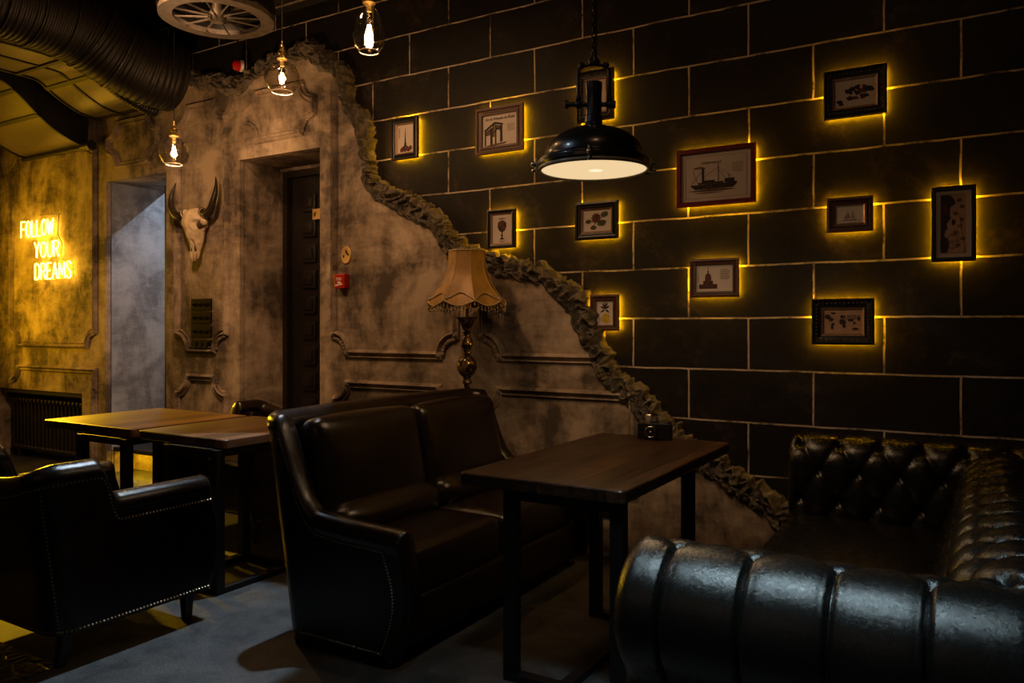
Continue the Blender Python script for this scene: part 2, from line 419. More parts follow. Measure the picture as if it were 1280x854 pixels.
# amber-lit pilaster edge at the far right of the block wall
# passage behind the first opening
b = B()
b.box2((X1a-.1, WALL+.55, 0), (X1a, 6.8, 3.4)); b.box2((X1b, WALL+.55, 0), (X1b+.1, 6.8, 3.4))
b.box2((X1a-.1, 6.8, 0), (X1b+.1, 6.9, 3.4)); b.box2((X1a-.1, WALL+.55, 3.4), (X1b+.1, 6.9, 3.5))
struct(b.build('wall_passage', M_PASSAGE))
struct(B().box2((X1a, WALL+.005, .2), (X1a+.004, WALL+.55, HEAD)).build('trim_passage', M_PASSAGE), 'grey plaster reveal of the lit passage')
# raised step of the passage with lit riser
st = B(); st.box2((X1a, WALL+.02, .19), (X1b, 6.8, .225), .004)
step = struct(st.build('step_passage', M_CEIL), 'dark step of the passage with an amber lit riser')
rb = B(); rb.box2((X1a, WALL+.22, 0), (X1b, WALL+.26, .19)); rb.box2((X1a+.0, WALL+.03, 0), (X1a+.01, WALL+.22, .19)); struct(rb.build('riser', M_PLASTER, step))
struct(B().box2((X1a+.03, WALL+.10, .178), (X1b-.03, WALL+.125, .189)).build('led_strip', M_LED2, step), 'amber light strip under the step')
# black metal post lining the right jamb of the passage
struct(B().box2((X1b-.036, WALL-.03, 0), (X1b, WALL+.03, 2.46)).build('trim_2', M_STEEL), 'black metal edge of the passage')
# boxed-in beam and tube under the ceiling
struct(B().box2((-5.05, 3.86, 3.62), (.9, WALL-.002, ZC)).build('trim_3', M_CEIL), 'black beam along the top of the wall')

# ---------------- plaster layer with its torn outline
TEAR = [(222, 108), (232, 100), (238.6, 97), (252.7, 105), (262, 107), (273.7, 103.6), (283, 108), (291, 112), (305, 112), (312, 105), (319, 98), (327, 93), (335, 88), (350, 80), (363, 75), (376, 69), (391.5, 66), (404.6, 78), (419, 85), (431, 96),
 (435, 114), (438, 135), (444, 142), (455, 155), (461, 184), (463, 210), (465.6, 228), (482, 244), (508, 257), (531, 270), (549, 280), (560, 300), (584, 322), (610, 326), (630, 336), (645, 337), (660, 342), (684, 346), (696, 358),
 (710, 369), (722, 380), (730, 396), (736, 415), (750, 441), (763, 470), (781, 487), (796, 498), (811, 518), (835, 543), (862, 566), (889, 580), (909, 596), (929, 609), (949, 622), (970, 637), (990, 662), (1012, 700), (1036, 745)]
tear = [wp(x, y, WALL) for x, y in TEAR]
tear[-1].y = 0
def smooth_poly(P, k=6):
    out = []
    for i in range(len(P)-1):
        p0, p1, p2, p3 = P[max(i-1, 0)], P[i], P[i+1], P[min(i+2, len(P)-1)]
        for j in range(k):
            t = j/k
            out.append(.5*((2*p1)+(p2-p0)*t+(2*p0-5*p1+4*p2-p3)*t*t+(3*p1-p0-3*p2+p3)*t**3))
    out.append(P[-1].copy()); return out
def resample(P, step):
    out = [P[0].copy()]; acc = 0
    for a, b2 in zip(P, P[1:]):
        L = (b2-a).length; 
        if L < 1e-9: continue
        d = step-acc
        while d <= L: out.append(a+(b2-a)*(d/L)); d += step
        acc = L-(d-step)
    out.append(P[-1].copy()); return out
tearS = resample(smooth_poly(tear), .02)
outline = [(p.x, p.y) for p in tearS]
poly = [(-8.44, 3.3), (tearS[0].x-.35, 3.3)]+outline+[(X2b, 0), (X2b, HEAD), (X2a, HEAD), (X2a, 0), (X1b, 0), (X1b, HEAD), (X1a, HEAD), (X1a, 0), (-7.0, 0), (-7.0, .685), (-8.44, .685)]
struct(B().prism(poly, PY, WALL).build('wall_back_plaster', M_PLASTER), 'mottled brown plaster layer torn away along a diagonal edge')

def torn_band():
    b = B(); P = resample(smooth_poly(tear), .0065); n = len(P); NV = 26
    def f(u, v):
        i = min(n-1, int(round(u*(n-1)))); p = P[i]
        d = (P[min(i+3, n-1)]-P[max(i-3, 0)]).normalized(); nr = Vector((-d.y, d.x))   # outward (up/right)
        s = i*.0065
        wd = .085+.035*noise.noise((s*5, 1.3, 0))+.03*noise.noise((s*17, 8, 0))
        j = .034*noise.noise((s*36, 4.0, v*3))*v
        off = (v-.42)*wd*1.6+j
        sl = .018*noise.noise((s*9, v*2, 3.1))                       # folds lean sideways
        q = p+nr*off+d*sl
        ph = s*38+5.5*noise.noise((s*4.3, v*1.9, 0))+v*(3.0+3*noise.noise((s*2.2, 5, 5)))
        fold = 1-abs(math.sin(ph)+.35*math.sin(ph*2.3+v*4))           # sharp ridged folds across the band
        cr = noise.turbulence((s*26, v*4, 7), 3, True)
        env = min(1, math.sin(PI*min(1, max(0, v*.93+.05)))*1.5)
        h = env*(.010+.036*max(0, fold)+.026*cr)
        return (q.x, PY+.006-h if v < .93 else WALL-.001, q.y)
    b.grid(f, n, NV)
    o = b.build('trim_torn_edge', M_TORN, None, 28)
    return struct(o, 'crumpled ruffled edge of the torn plaster')
torn_band()

# ---------------- wall mouldings
MP = [(-.028, 0), (-.028, .012), (-.022, .020), (-.014, .010), (-.007, .008), (.000, .024), (.010, .034), (.020, .022), (.027, .014), (.028, 0)]
def arc(c, r, a0, a1, k=9): return [Vector((c[0]+r*math.cos(math.radians(a0+(a1-a0)*i/k)), c[1]+r*math.sin(math.radians(a0+(a1-a0)*i/k)))) for i in range(k+1)]
def notch(b, corner, r, which):
    """Concave corner: leaf scroll round the corner point; returns path points clockwise."""
    x, z = corner
    a = {'tl': (270, 360), 'tr': (180, 270), 'br': (90, 180), 'bl': (0, 90)}[which]
    pts = arc(corner, r, a[0], a[1]) 
    for i in range(7):                                   # acanthus leaf lobes on the outer side of the arc
        t = math.radians(a[0]+(a[1]-a[0])*(i+.5)/7); rr = r*.80
        b.ball((x+rr*math.cos(t), -.010, z+rr*math.sin(t)), r*.13, 8, (1, .8, 1))
    for t in a:
        t = math.radians(t); b.ball((x+r*1.0*math.cos(t), -.012, z+r*1.0*math.sin(t)), .026, 10, (1, .7, 1))
        b.ball((x+r*1.0*math.cos(t), -.024, z+r*1.0*math.sin(t)), .012, 8, (1, .9, 1))
    return pts
def panel(name, x0, x1, z0, z1, r, open_bottom=None, corners='tl tr br bl', label=None):
    b = B(); cs = corners.split()
    seq = [('tl', (x0, z1)), ('tr', (x1, z1)), ('br', (x1, z0)), ('bl', (x0, z0))]
    path = []
    for k, c in seq:
        if open_bottom is not None and k in ('br', 'bl'): continue
        if k in cs: path += (notch(b, c, r, k) if True else [])[::-1] if False else sorted_notch(b, c, r, k)
        else: path.append(Vector(c))
    if open_bottom is not None: path = [Vector((x0, open_bottom))]+path+[Vector((x1, open_bottom))]
    b.sweep(path, MP, open_bottom is None)
    b.xf(Matrix.Translation((0, PY+.002, 0)))
    return struct(b.build(name, M_PLASTER, None, 40), label or 'raised plaster moulding panel')
def sorted_notch(b, c, r, k):
    # clockwise order (left edge -> top edge -> right edge -> bottom edge)
    p = notch(b, c, r, k)
    first = {'tl': (c[0], c[1]-r), 'tr': (c[0]-r, c[1]), 'br': (c[0], c[1]+r), 'bl': (c[0]+r, c[1])}[k]
    return p if (p[0]-Vector(first)).length < (p[-1]-Vector(first)).length else p[::-1]
panel('trim_4', -8.20, -6.79, 1.125, 2.98, .13)
panel('trim_5', -8.20, -6.79, .0, .90, .13, open_bottom=.74, corners='tl')
b = B(); b.sweep([Vector((-6.79, .02)), Vector((-6.79, .75))], MP); b.xf(Matrix.Translation((0, PY+.002, 0))); struct(b.build('trim_6', M_PLASTER))
panel('trim_7', -6.58, -5.90, 2.69, 3.06, .13)
panel('trim_8', -5.63, -5.04, 1.11, 3.06, .14)
panel('trim_9', -5.63, -5.04, .0, .89, .14, open_bottom=.14, corners='tl tr')
panel('trim_10', -4.82, -4.10, 2.70, 3.05, .13)
# right of the door: side verticals, lower corners
b = B()
path = [Vector((-3.905, 3.03)), Vector((-3.905, 1.25))]+sorted_notch(b, (-3.905, 1.11), .13, 'bl')[::-1]+sorted_notch(b, (-2.86, 1.11), .13, 'br')[::-1]+[Vector((-2.86, 1.30)), Vector((-2.86, 1.80))]
b.sweep(path, MP); b.xf(Matrix.Translation((0, PY+.002, 0))); struct(b.build('trim_11', M_PLASTER, None, 40), 'raised plaster moulding right of the doorway')
b = B()
path = [Vector((-2.655, 1.66)), Vector((-2.655, 1.25))]+sorted_notch(b, (-2.655, 1.11), .13, 'bl')[::-1]+[Vector((-1.90, 1.11))]
b.sweep(path, MP); b.xf(Matrix.Translation((0, PY+.002, 0))); struct(b.build('trim_12', M_PLASTER, None, 40), 'raised plaster moulding behind the floor lamp')
panel('trim_13', -3.89, -2.87, .27, .90, .12)
panel('trim_14', -2.66, -1.66, .27, .905, .12, corners='tl bl br')

# ---------------- second opening: door with coffers
dr = B(); dr.box2((X2a+.05, 4.55, 0), (X2b, 4.60, 2.50))
door = struct(dr.build('door_1', M_DARKWOOD), 'dark coffered wooden door in the second opening')
fr = B(); fr.box2((X2a, 4.49, 0), (X2a+.05, 4.60, 2.50)); fr.box2((X2a, 4.49, 2.50), (X2b, 4.60, 2.56)); struct(fr.build('door_frame', M_DARKWOOD, door))
cf = B()
for cx in (-4.635, -4.365, -4.16):
    for k in range(11):
        z = .24+k*.205
        cf.box((cx, 4.542, z), (.15, .03, .145), None, .010); cf.box((cx, 4.525, z), (.09, .02, .085), None, .008)
struct(cf.build('door_coffers', M_DARKWOOD, door, 30))
struct(B().box2((X2a, 4.46, 2.545), (X2b, 4.49, 2.57)).build('trim_15', M_PLASTER), 'thin pale strip above the door')
q = wp(395.5, 268, 4.52)
plate = B().box((q.x+.01, 4.512, q.y), (.085, .006, .085), None, .002).build('door_plate', M_GOLDPLATE); tag(plate, 'small square gold plate on the dark coffered door', 'plate')
bk = B().box((q.x-.004, 4.508, q.y), (.03, .004, .035)).build('panel', M_BRASS, plate)

# ---------------- frame LED wall is built with the pictures; radiator in the niche
rad = thing('radiator', 'dark ribbed cast iron radiator in the niche under the neon sign', 'radiator', (-7.75, WALL+.12, 0))
for i in range(19):
    x = -.60+i*.0665; bb = B()
    R = [(.020, .09), (.027, .11), (.027, .52), (.020, .56)]
    for yy in (-.065, 0, .065):
        bb.tube([(x, yy, .10), (x, yy, .55)], .0165, 8)
    bb.rbox((x, 0, .10), (.050, .18, .05), .015, n=3); bb.rbox((x, 0, .565), (.050, .18, .05), .015, n=3)
    bb.build('radiator_section', M_IRON, rad, 50)
bb = B(); bb.tube([(-.62, 0, .10), (.62, 0, .10)], .012, 8); bb.tube([(-.62, 0, .56), (.62, 0, .56)], .012, 8)
for x in (-.5, .5): bb.box((x, 0, .04), (.03, .15, .08))
bb.build('radiator_pipe', M_IRON, rad, 50)
struct(B().box2((-8.44, WALL-.03, .645), (-7.0, WALL+.24, .685)).build('trim_16', M_CEIL), 'dark top edge of the radiator niche')

# ============================================================ NEON SIGN
G = {'F': [[(0, 0), (0, 1), (.6, 1)], [(0, .52), (.5, .52)]],
 'O': [[(.32, 0), (.08, .12), (0, .35), (0, .65), (.08, .88), (.32, 1), (.56, .88), (.64, .65), (.64, .35), (.56, .12), (.32, 0)]],
 'L': [[(0, 1), (0, 0), (.55, 0)]], 'W': [[(0, 1), (.2, 0), (.42, .8), (.64, 0), (.86, 1)]],
 'Y': [[(0, 1), (.3, .5), (.6, 1)], [(.3, .5), (.3, 0)]], 'U': [[(0, 1), (0, .3), (.1, .06), (.3, 0), (.5, .06), (.6, .3), (.6, 1)]],
 'R': [[(0, 0), (0, 1), (.4, 1), (.58, .88), (.58, .62), (.4, .5), (0, .5)], [(.28, .5), (.6, 0)]],
 'D': [[(0, 0), (0, 1), (.32, 1), (.55, .85), (.62, .5), (.55, .15), (.32, 0), (0, 0)]],
 'E': [[(.55, 1), (0, 1), (0, 0), (.55, 0)], [(0, .52), (.45, .52)]],
 'A': [[(0, 0), (.32, 1), (.64, 0)], [(.1, .32), (.54, .32)]], 'M': [[(0, 0), (.06, 1), (.4, .2), (.74, 1), (.8, 0)]],
 'S': [[(.56, .86), (.42, 1), (.16, 1), (.03, .84), (.08, .62), (.5, .4), (.58, .2), (.44, 0), (.16, 0), (0, .15)]]}
GW = {'F': .6, 'O': .64, 'L': .55, 'W': .86, 'Y': .6, 'U': .6, 'R': .6, 'D': .62, 'E': .55, 'A': .64, 'M': .8, 'S': .58}
neon = thing('neon_sign', 'glowing yellow neon lettering FOLLOW YOUR DREAMS on the plaster wall', 'neon sign', (-7.52, PY-.0, 2.02))
def word(txt, x0, x1, z0, z1):
    gap = .22; tot = sum(GW[c] for c in txt)+gap*(len(txt)-1); k = (x1-x0)/tot; x = x0
    for c in txt:
        b = B()
        for stroke in G[c]:
            pts = [Vector((x+p[0]*k, -.045, z0+p[1]*(z1-z0))) for p in stroke]
            pts = resample(pts, .012) if len(pts) > 1 else pts
            b.tube(pts, .0062, 8)
        o = b.build('neon_letter', M_NEON, neon, 60); o['label'] = 'neon letter '+c
        x += (GW[c]+gap)*k
word('FOLLOW', -7.95+7.52, -7.39+7.52, 2.150-2.02, 2.300-2.02)
word('YOUR', -7.71+7.52, -7.30+7.52, 1.945-2.02, 2.090-2.02)
word('DREAMS', -7.70+7.52, -7.10+7.52, 1.740-2.02, 1.888-2.02)
for x, z in ((-.43, .17), (.10, .25), (-.15, -.02), (.2, .02), (-.15, -.2), (.38, -.2), (.05, .17), (.1, -.22)): B().tube([(x, -.045, z), (x, -.001, z)], .004, 6).build('wall_spacer', M_CHROME, neon, 60)
B().tube([(-.12, -.03, .33), (.13, -.02, .32), (.20, -.02, .318)], .005, 6).build('mounting_wire', M_CHROME, neon, 60)
b = B(); b.tube([(.18, -.02, .318), (.16, -.02, .13), (.23, -.02, .05), (.20, -.02, -.1), (.40, -.02, -.14), (.42, -.02, -.27), (.1, -.02, -.29)], .004, 6)
b.build('mounting_wire', M_CHROME, neon, 60)

# ============================================================ DUCTS
def duct(name, label, x0, x1, prof, h, mids=(), ribs=()):
    t = thing(name, label, 'duct', ((x0+x1)/2, 2.0, prof[0][1])); ox, oy, oz = t.location
    P = resample(smooth_poly([Vector(p) for p in prof], 8), .05)
    b = B(); R = []
    for p in P: R.append([(x0-ox, p.x-oy, p.y-oz), (x1-ox, p.x-oy, p.y-oz), (x1-ox, p.x-oy, p.y-oz+h), (x0-ox, p.x-oy, p.y-oz+h)])
    b.rings(R); b.build('duct_body', M_DUCT, t, 30)
    for yy in ribs:
        k = min(range(len(P)), key=lambda i: abs(P[i].x-yy)); p = P[k]; d = (P[min(k+1, len(P)-1)]-P[max(k-1, 0)]).normalized(); a = math.atan2(d.y, d.x)
        rot = Matrix.Rotation(a, 3, 'X')
        f = B(); f.box(((x0+x1)/2-ox, p.x-oy, p.y-oz-.004), (x1-x0+.03, .035, .022), rot); f.box((x1-ox+.004, p.x-oy, p.y-oz+h/2), (.016, .035, h+.02)); f.build('duct_flange', M_DUCTDARK, t)
    for xm in mids:
        f = B(); f.rings([[(xm-.014-ox, p.x-oy, p.y-oz-.010), (xm+.014-ox, p.x-oy, p.y-oz-.010), (xm+.014-ox, p.x-oy, p.y-oz+.01), (xm-.014-ox, p.x-oy, p.y-oz+.01)] for p in P]); f.build('duct_seam', M_DUCTDARK, t)
    f = B()
    for xe in (x0, x1): f.rings([[(xe-.012-ox, p.x-oy, p.y-oz-.012), (xe+.012-ox, p.x-oy, p.y-oz-.012), (xe+.012-ox, p.x-oy, p.y-oz+.02), (xe-.012-ox, p.x-oy, p.y-oz+.02)] for p in P])
    f.rings([[(x1-ox+q, p.x-oy, p.y-oz+z) for q, z in ((.0, .0), (.004, .0), (.004, h), (0, h))] for p in P]); f.build('duct_edging_side_shade', M_DUCTDARK, t)  # dark edging, plus a dark sheet painting shade onto the right side
    return t
duct('ventilation_duct', 'yellow lit rectangular duct curving down to the wall beside the thin flexible pipe', -6.69, -6.035,
     [(1.2, 3.342), (2.9, 3.342), (3.40, 3.342), (3.52, 3.325), (3.66, 3.235), (3.83, 3.155), (3.98, 3.128), (4.055, 3.126)], .26, (-6.35,), (2.9, 3.36, 3.60, 4.02))
dB = duct('ventilation_duct', 'wide rectangular duct with shaded side painted dark, lowest of the ducts above the neon sign', -7.87, -6.89,
     [(1.2, 3.36), (3.0, 3.36), (3.30, 3.33), (3.46, 3.235), (3.60, 3.115), (3.76, 3.005), (3.93, 2.932), (4.05, 2.912)], .27, (), (2.9, 3.42, 3.62, 4.02))
rod = thing('duct_roller', 'black rod with round spiral end cap under the wide rectangular duct', 'rod', (-7.35, 3.99, 2.885))
b = B(); b.tube([(-.52, 0, 0), (.50, 0, 0)], .018, 10); b.build('rod', M_DUCTDARK, rod, 50)
b = B(); b.tube([(.50, 0, .01), (.62, 0, .01)], .045, 18); b.tube([(.62, 0, .01), (.63, 0, .01)], .03, 18); b.tube([(.63, 0, .01), (.64, 0, .01)], .014, 12); b.build('end_cap', M_DUCTDARK, rod, 50)
def flex(name, label, pts, r, pitch, mat):
    t = thing(name, label, 'flexible duct', pts[0]); o = Vector(pts[0])
    P = resample(smooth_poly([Vector(p)-o for p in pts], 10), pitch/6)
    rr = [r*(1+.010*math.sin(2*PI*i/6)+.012*noise.noise((i*.13, 2, 1))) if r > .1 else r*(1+.05*math.sin(2*PI*i/6)) for i in range(len(P))]
    B().tube(P, rr, 28 if r > .1 else 14).build('flexible_hose', mat, t, 60)
    return t, P
t, P = flex('flexible_duct', 'large black ribbed flexible duct bending down to the wall', [(-5.62, 1.2, 3.50), (-5.62, 2.4, 3.50), (-5.62, 2.9, 3.50), (-5.61, 3.22, 3.47), (-5.58, 3.46, 3.37), (-5.52, 3.68, 3.29), (-5.48, 3.84, 3.27), (-5.47, 3.90, 3.265)], .275, .036, M_DUCTBLACK)
b = B()
for i in range(20, len(P)-4, 37): 
    d = (P[min(i+1, len(P)-1)]-P[i-1]).normalized(); a = d.cross(Vector((0, 0, 1))).normalized(); c = a.cross(d)
    b.tube([P[i]+(a*math.cos(q*PI/12)+c*math.sin(q*PI/12))*.283 for q in range(24)], .006, 6, True)
b.build('clamp_ring', M_DUCTDARK, t, 60)
flex('flexible_pipe', 'thin black ribbed pipe running beside the large flexible duct', [(-5.945, 1.2, 3.37), (-5.945, 2.84, 3.37), (-5.945, 3.30, 3.37), (-5.945, 3.46, 3.345), (-5.94, 3.60, 3.28), (-5.93, 3.76, 3.17), (-5.91, 3.95, 3.10), (-5.90, 4.04, 3.09)], .052, .022, M_DUCTDARK)
for k, (xa, xb, yy, zz) in enumerate(((-4.42, .9, 3.78, 3.50), (-4.55, .9, 3.72, 3.545))):
    o = B().tube([(xa, yy, zz), (xb, yy, zz)], .012 if k == 0 else .016, 10).build('conduit_pipe', M_GREYIRON, None, 50)
    tag(o, ('thin grey conduit pipe under the ceiling, lower of the pair' if k == 0 else 'thin grey conduit pipe under the ceiling, upper of the pair'), 'pipe')

# ============================================================ WHEEL CHANDELIER
wh = thing('wheel_chandelier', 'grey iron wagon wheel hanging flat under the ceiling', 'wheel lamp', (-4.02, 3.17, 3.19))
def ring(b, r0, r1, z0, z1, n=56):
    b.rings([[Vector((r*math.cos(2*PI*k/n), r*math.sin(2*PI*k/n), z)) for r, z in ((r0, z0), (r1, z0), (r1, z1), (r0, z1))] for k in range(n+1)], False, False); return b
ring(B(), .255, .335, -.012, .018).build('wheel_rim', M_GREYIRON, wh, 40)
ring(B(), .327, .342, .03, .085).build('rim_band', M_STEEL, wh, 40); ring(B(), .30, .335, .10, .125).build('rim_band', M_STEEL, wh, 40)
B().lathe([(0, -.03), (.035, -.03), (.050, -.012), (.050, .02), (.03, .05), (.03, .09), (0, .09)], n=24).build('wheel_hub', M_GREYIRON, wh, 40)
for k in range(12):
    a = 2*PI*k/12+.12; b = B(); b.tube([(.055*math.cos(a), .055*math.sin(a), 0), (.26*math.cos(a), .26*math.sin(a), .0)], [.007, .005], 8)
    b.build('spoke', M_GREYIRON, wh, 40)
b = B(); b.tube([(0, 0, .08), (0, 0, ZC-3.19)], .012, 8)
for k in range(3):
    a = 2*PI*k/3; b.tube([(.31*math.cos(a), .31*math.sin(a), .1), (0, 0, .45)], .004, 6)
b.build('hanging_rod', M_STEEL, wh, 40)

# ============================================================ GLASS PENDANTS
def pendant(label, loc, prof, bulb_h, energy):
    x, y, z = loc; t = thing('glass_pendant_lamp', label, 'pendant lamp', loc, 0, 'clear glass filament pendants')
    # z is the bottom opening
    n = len(prof); b = B(); R = []
    inner = [(r-.0025, zz) for r, zz in prof[::-1]]
    b.lathe(prof+inner, n=32, cap=False); b.build('glass_shade', M_GLASS, t, 60)
    r0 = prof[0][0]; b = B(); b.tube([(r0*math.cos(2*PI*k/32), r0*math.sin(2*PI*k/32), 0) for k in range(32)], .0028, 6, True); b.build('shade_rim', M_GLASS2, t, 60)
    top = prof[-1][1]
    b = B(); b.lathe([(.0, top-.03), (.012, top-.03), (.012, top+.004), (.030, top+.008), (.032, top+.02), (.016, top+.030), (.012, top+.035), (.024, top+.045), (.024, top+.056), (.010, top+.064), (.016, top+.075), (.016, top+.085), (.006, top+.095), (.004, top+.11), (0, top+.11)], n=18)
    b.build('brass_cap', M_BRASS, t, 50)
    B().tube([(0, 0, top+.10), (0, 0, ZC-z)], .003, 6).build('cord', M_STEEL, t, 60)
    bu = B().lathe([(.0, top-.035-bulb_h), (.012, top-.033-bulb_h), (.021, top-.02-bulb_h), (.026, top-.02-bulb_h*.7), (.024, top-.03-bulb_h*.4), (.014, top-.035), (.013, top-.02)], n=16, cap=False).build('bulb', M_GLASS, t, 60)
    f = B()
    zc = top-.02-bulb_h*.75
    for k in range(4):
        a = k*PI/2+.3; f.tube([(.006*math.cos(a), .006*math.sin(a), zc-.022), (.009*math.cos(a), .009*math.sin(a), zc+.0), (.005*math.cos(a), .005*math.sin(a), zc+.026)], .0034, 6)
    f.build('filament', M_FILAMENT, bu, 60)
    l = light('pendant_bulb_light', 'POINT', (0, 0, zc), energy, (1, .58, .27), None, .02); l.parent = t
    return t
M_GLASS2 = plain('glass_rim_glint', (.85, .75, .62), .15, 0, var=.05)  # pale opaque colour stands in for light caught by the rim
def globe_prof(R, r0, k=14):
    a0 = math.asin(r0/R); return [(R*math.sin(PI-a), R*(math.cos(a0)-math.cos(a))) if False else (R*math.sin(a), R*(math.cos(a0)-math.cos(a))) for a in [a0+(PI-.14-a0)*i/k for i in range(k+1)]]
pendant('round clear glass pendant in front of the wall above the horned skull', (-4.62, 3.30, 2.375), globe_prof(.098, .052), .085, 38)
pendant('round clear glass pendant above the dark doorway', (-3.38, 3.10, 2.615), globe_prof(.098, .058), .10, 17)
pendant('egg-shaped clear glass pendant nearest the black block wall top', (-2.42, 2.74, 2.56), [(.045, 0), (.062, .02), (.072, .045), (.074, .075), (.068, .115), (.055, .155), (.038, .19), (.020, .215)], .13, 9)

# red glass ball on the wall
rb = thing('red_glass_ball', 'red glass ball on a short black stem near the ceiling', 'ball ornament', (-4.78, 4.02, 3.30))
p = wp(297, 82, 4.0); rb.location = (p.x, 4.0, p.y)
B().ball((0, 0, 0), .042, 20).build('ball', plain('red_glass', (.5, .01, .015), .08, var=.1, coat=1), rb, 60)
B().tube([(0, 0, .04), (0, 0, .10)], .016, 10).tube([(0, 0, .10), (0, .0, .22)], .008, 8).tube([(0, 0, .22), (0, .1, .24)], .012, 8).build('stem', M_STEEL, rb, 50)
B().tube([(.012, .012, 0), (.02, .03, 0)], .044, 16).build('collar', M_WHITE, rb, 50)

# ============================================================ LARGE DOME PENDANT
dl = thing('dome_pendant_lamp', 'large black industrial dome pendant hanging on a chain', 'pendant lamp', (-1.388, 2.958, 1.945))
out = [(.232, .012), (.238, .020), (.238, .034), (.226, .040), (.226, .046), (.214, .052), (.205, .058)]
for k in range(1, 13):
    a = k/12*1.36; out.append((.205*math.cos(a), .058+.125*math.sin(a)))
out += [(.040, .184), (.034, .196), (.031, .21)]
b = B(); b.lathe(out+[(.027, .205), (.04, .165), (.19, .05), (.215, .014), (.232, .012)], n=56, cap=False); b.build('dome_shade', M_LAMPBLACK, dl, 35)
b = B(); b.tube([(.225*math.cos(2*PI*k/56), .225*math.sin(2*PI*k/56), .006) for k in range(56)], .009, 8, True); b.build('rim_ring', plain('pale_enamel_rim', (.32, .27, .18), .3), dl, 60)
b = B(); b.lathe([(.219, .004), (.15, .004), (.10, .004), (0, .004)], n=56, cap=False)
b.build('diffuser', M_LENS, dl, 60)
B().ball((0, .02, .006), .05, 20, (1, 1, .05)).build('bulb_glow', M_LENSHOT, dl, 60)
b = B(); b.lathe([(0, .20), (.036, .20), (.036, .225), (.033, .23), (.033, .33), (.035, .335), (.035, .365), (.0, .37)], n=28); b.build('socket_housing', M_LAMPBLACK, dl, 30)
rz = Matrix.Rotation(YAW, 4, 'Z')
b = B(); b.tube([(-.11, 0, .275), (.075, 0, .275)], .010, 10); b.tube([(-.12, 0, .275), (-.105, 0, .275)], .017, 10); b.tube([(.065, 0, .275), (.09, 0, .275)], .016, 10); b.xf(rz); b.build('cross_bolt', M_STEEL, dl, 50)
b = B(); b.tube([(-.065, 0, .265), (-.065, 0, .41), (-.055, 0, .432), (0, 0, .445), (.055, 0, .432), (.065, 0, .41), (.065, 0, .265)], .0075, 8)
for x in (-.065, .065): b.ball((x, 0, .30), .013, 10); b.ball((x, 0, .275), .018, 10)
for x in (-.05, .05): b.ball((x, 0, .437), .014, 10)
b.lathe([(0, .44), (.022, .44), (.026, .455), (.012, .475), (.014, .49), (.0, .50)], n=12); b.xf(rz); b.build('yoke', M_STEEL, dl, 50)
b = B(); z = .50; k = 0
while z < ZC-1.945:
    pts = []
    for q in range(12):
        a = 2*PI*q/12; pts.append(Vector((.009*math.cos(a), 0, z+.014*math.sin(a))) if k % 2 else Vector((0, .009*math.cos(a), z+.014*math.sin(a))))
    b.tube(pts, .0028, 5, True); z += .0215; k += 1
b.tube([(.012, 0, .47), (.016, 0, ZC-1.945)], .003, 5)
b.build('chain', M_STEEL, dl, 50)
for a in (-1.2, .85, 2.55, YAW+PI, YAW-.05):
    b = B(); x, y = .236*math.cos(a), .236*math.sin(a)
    b.tube([(x, y, -.004), (x, y, .052)], .0075, 8); b.ball((x*1.06, y*1.06, .026), .012, 8); b.ball((x*1.06, y*1.06, .0), .009, 8)
    b.build('rim_clamp', M_CHROME, dl, 50)
b = B(); b.lathe([(0, ZC-1.945-.001), (.05, ZC-1.945-.001), (.045, ZC-1.975), (0, ZC-1.98)], n=20); b.build('ceiling_rose', M_STEEL, dl, 50)
l = light('dome_lamp_light', 'AREA', (0, 0, -.004), 5.0, (1, .66, .36), None, .40); l.data.shape = 'DISK'; l.parent = dl

# ============================================================ FLOOR LAMP
fl = thing('floor_lamp', 'antique floor lamp with bell-shaped gold satin shade behind the sofa', 'floor lamp', (-2.615, 3.82, 0))
lp = [(0, 0), (.12, 0), (.125, .012), (.115, .028), (.06, .042), (.03, .06), (.018, .09), (.018, .24), (.026, .25), (.018, .27), (.017, .90), (.018, .955), (.030, .965), (.028, .975), (.020, .99), (.026, 1.00), (.046, 1.02), (.060, 1.05), (.056, 1.09), (.036, 1.118), (.020, 1.127), (.027, 1.138), (.020, 1.150), (.024, 1.165), (.038, 1.188), (.036, 1.215), (.020, 1.238), (.016, 1.25), (.026, 1.262), (.018, 1.276)]
b = B(); b.lathe(lp+[(.0, 1.28)], n=28); b.build('turned_pole', M_LAMPBASE, fl, 35)
b = B(); b.lathe([(0, 1.272), (.022, 1.275), (.030, 1.30), (.044, 1.33), (.058, 1.348), (.060, 1.352), (.02, 1.35), (0, 1.35)], n=20, fn=lambda p: Vector((p.x*(1+.10*math.sin(8*math.atan2(p.y, p.x))), p.y*(1+.10*math.sin(8*math.atan2(p.y, p.x))), p.z))); b.build('candle_cup', M_LAMPBASE, fl, 35)
B().tube([(0, 0, 1.34), (0, 0, 1.46)], .014, 10).tube([(0, 0, 1.46), (0, 0, 1.76)], .004, 6).build('lamp_socket', M_BRASS, fl, 50)
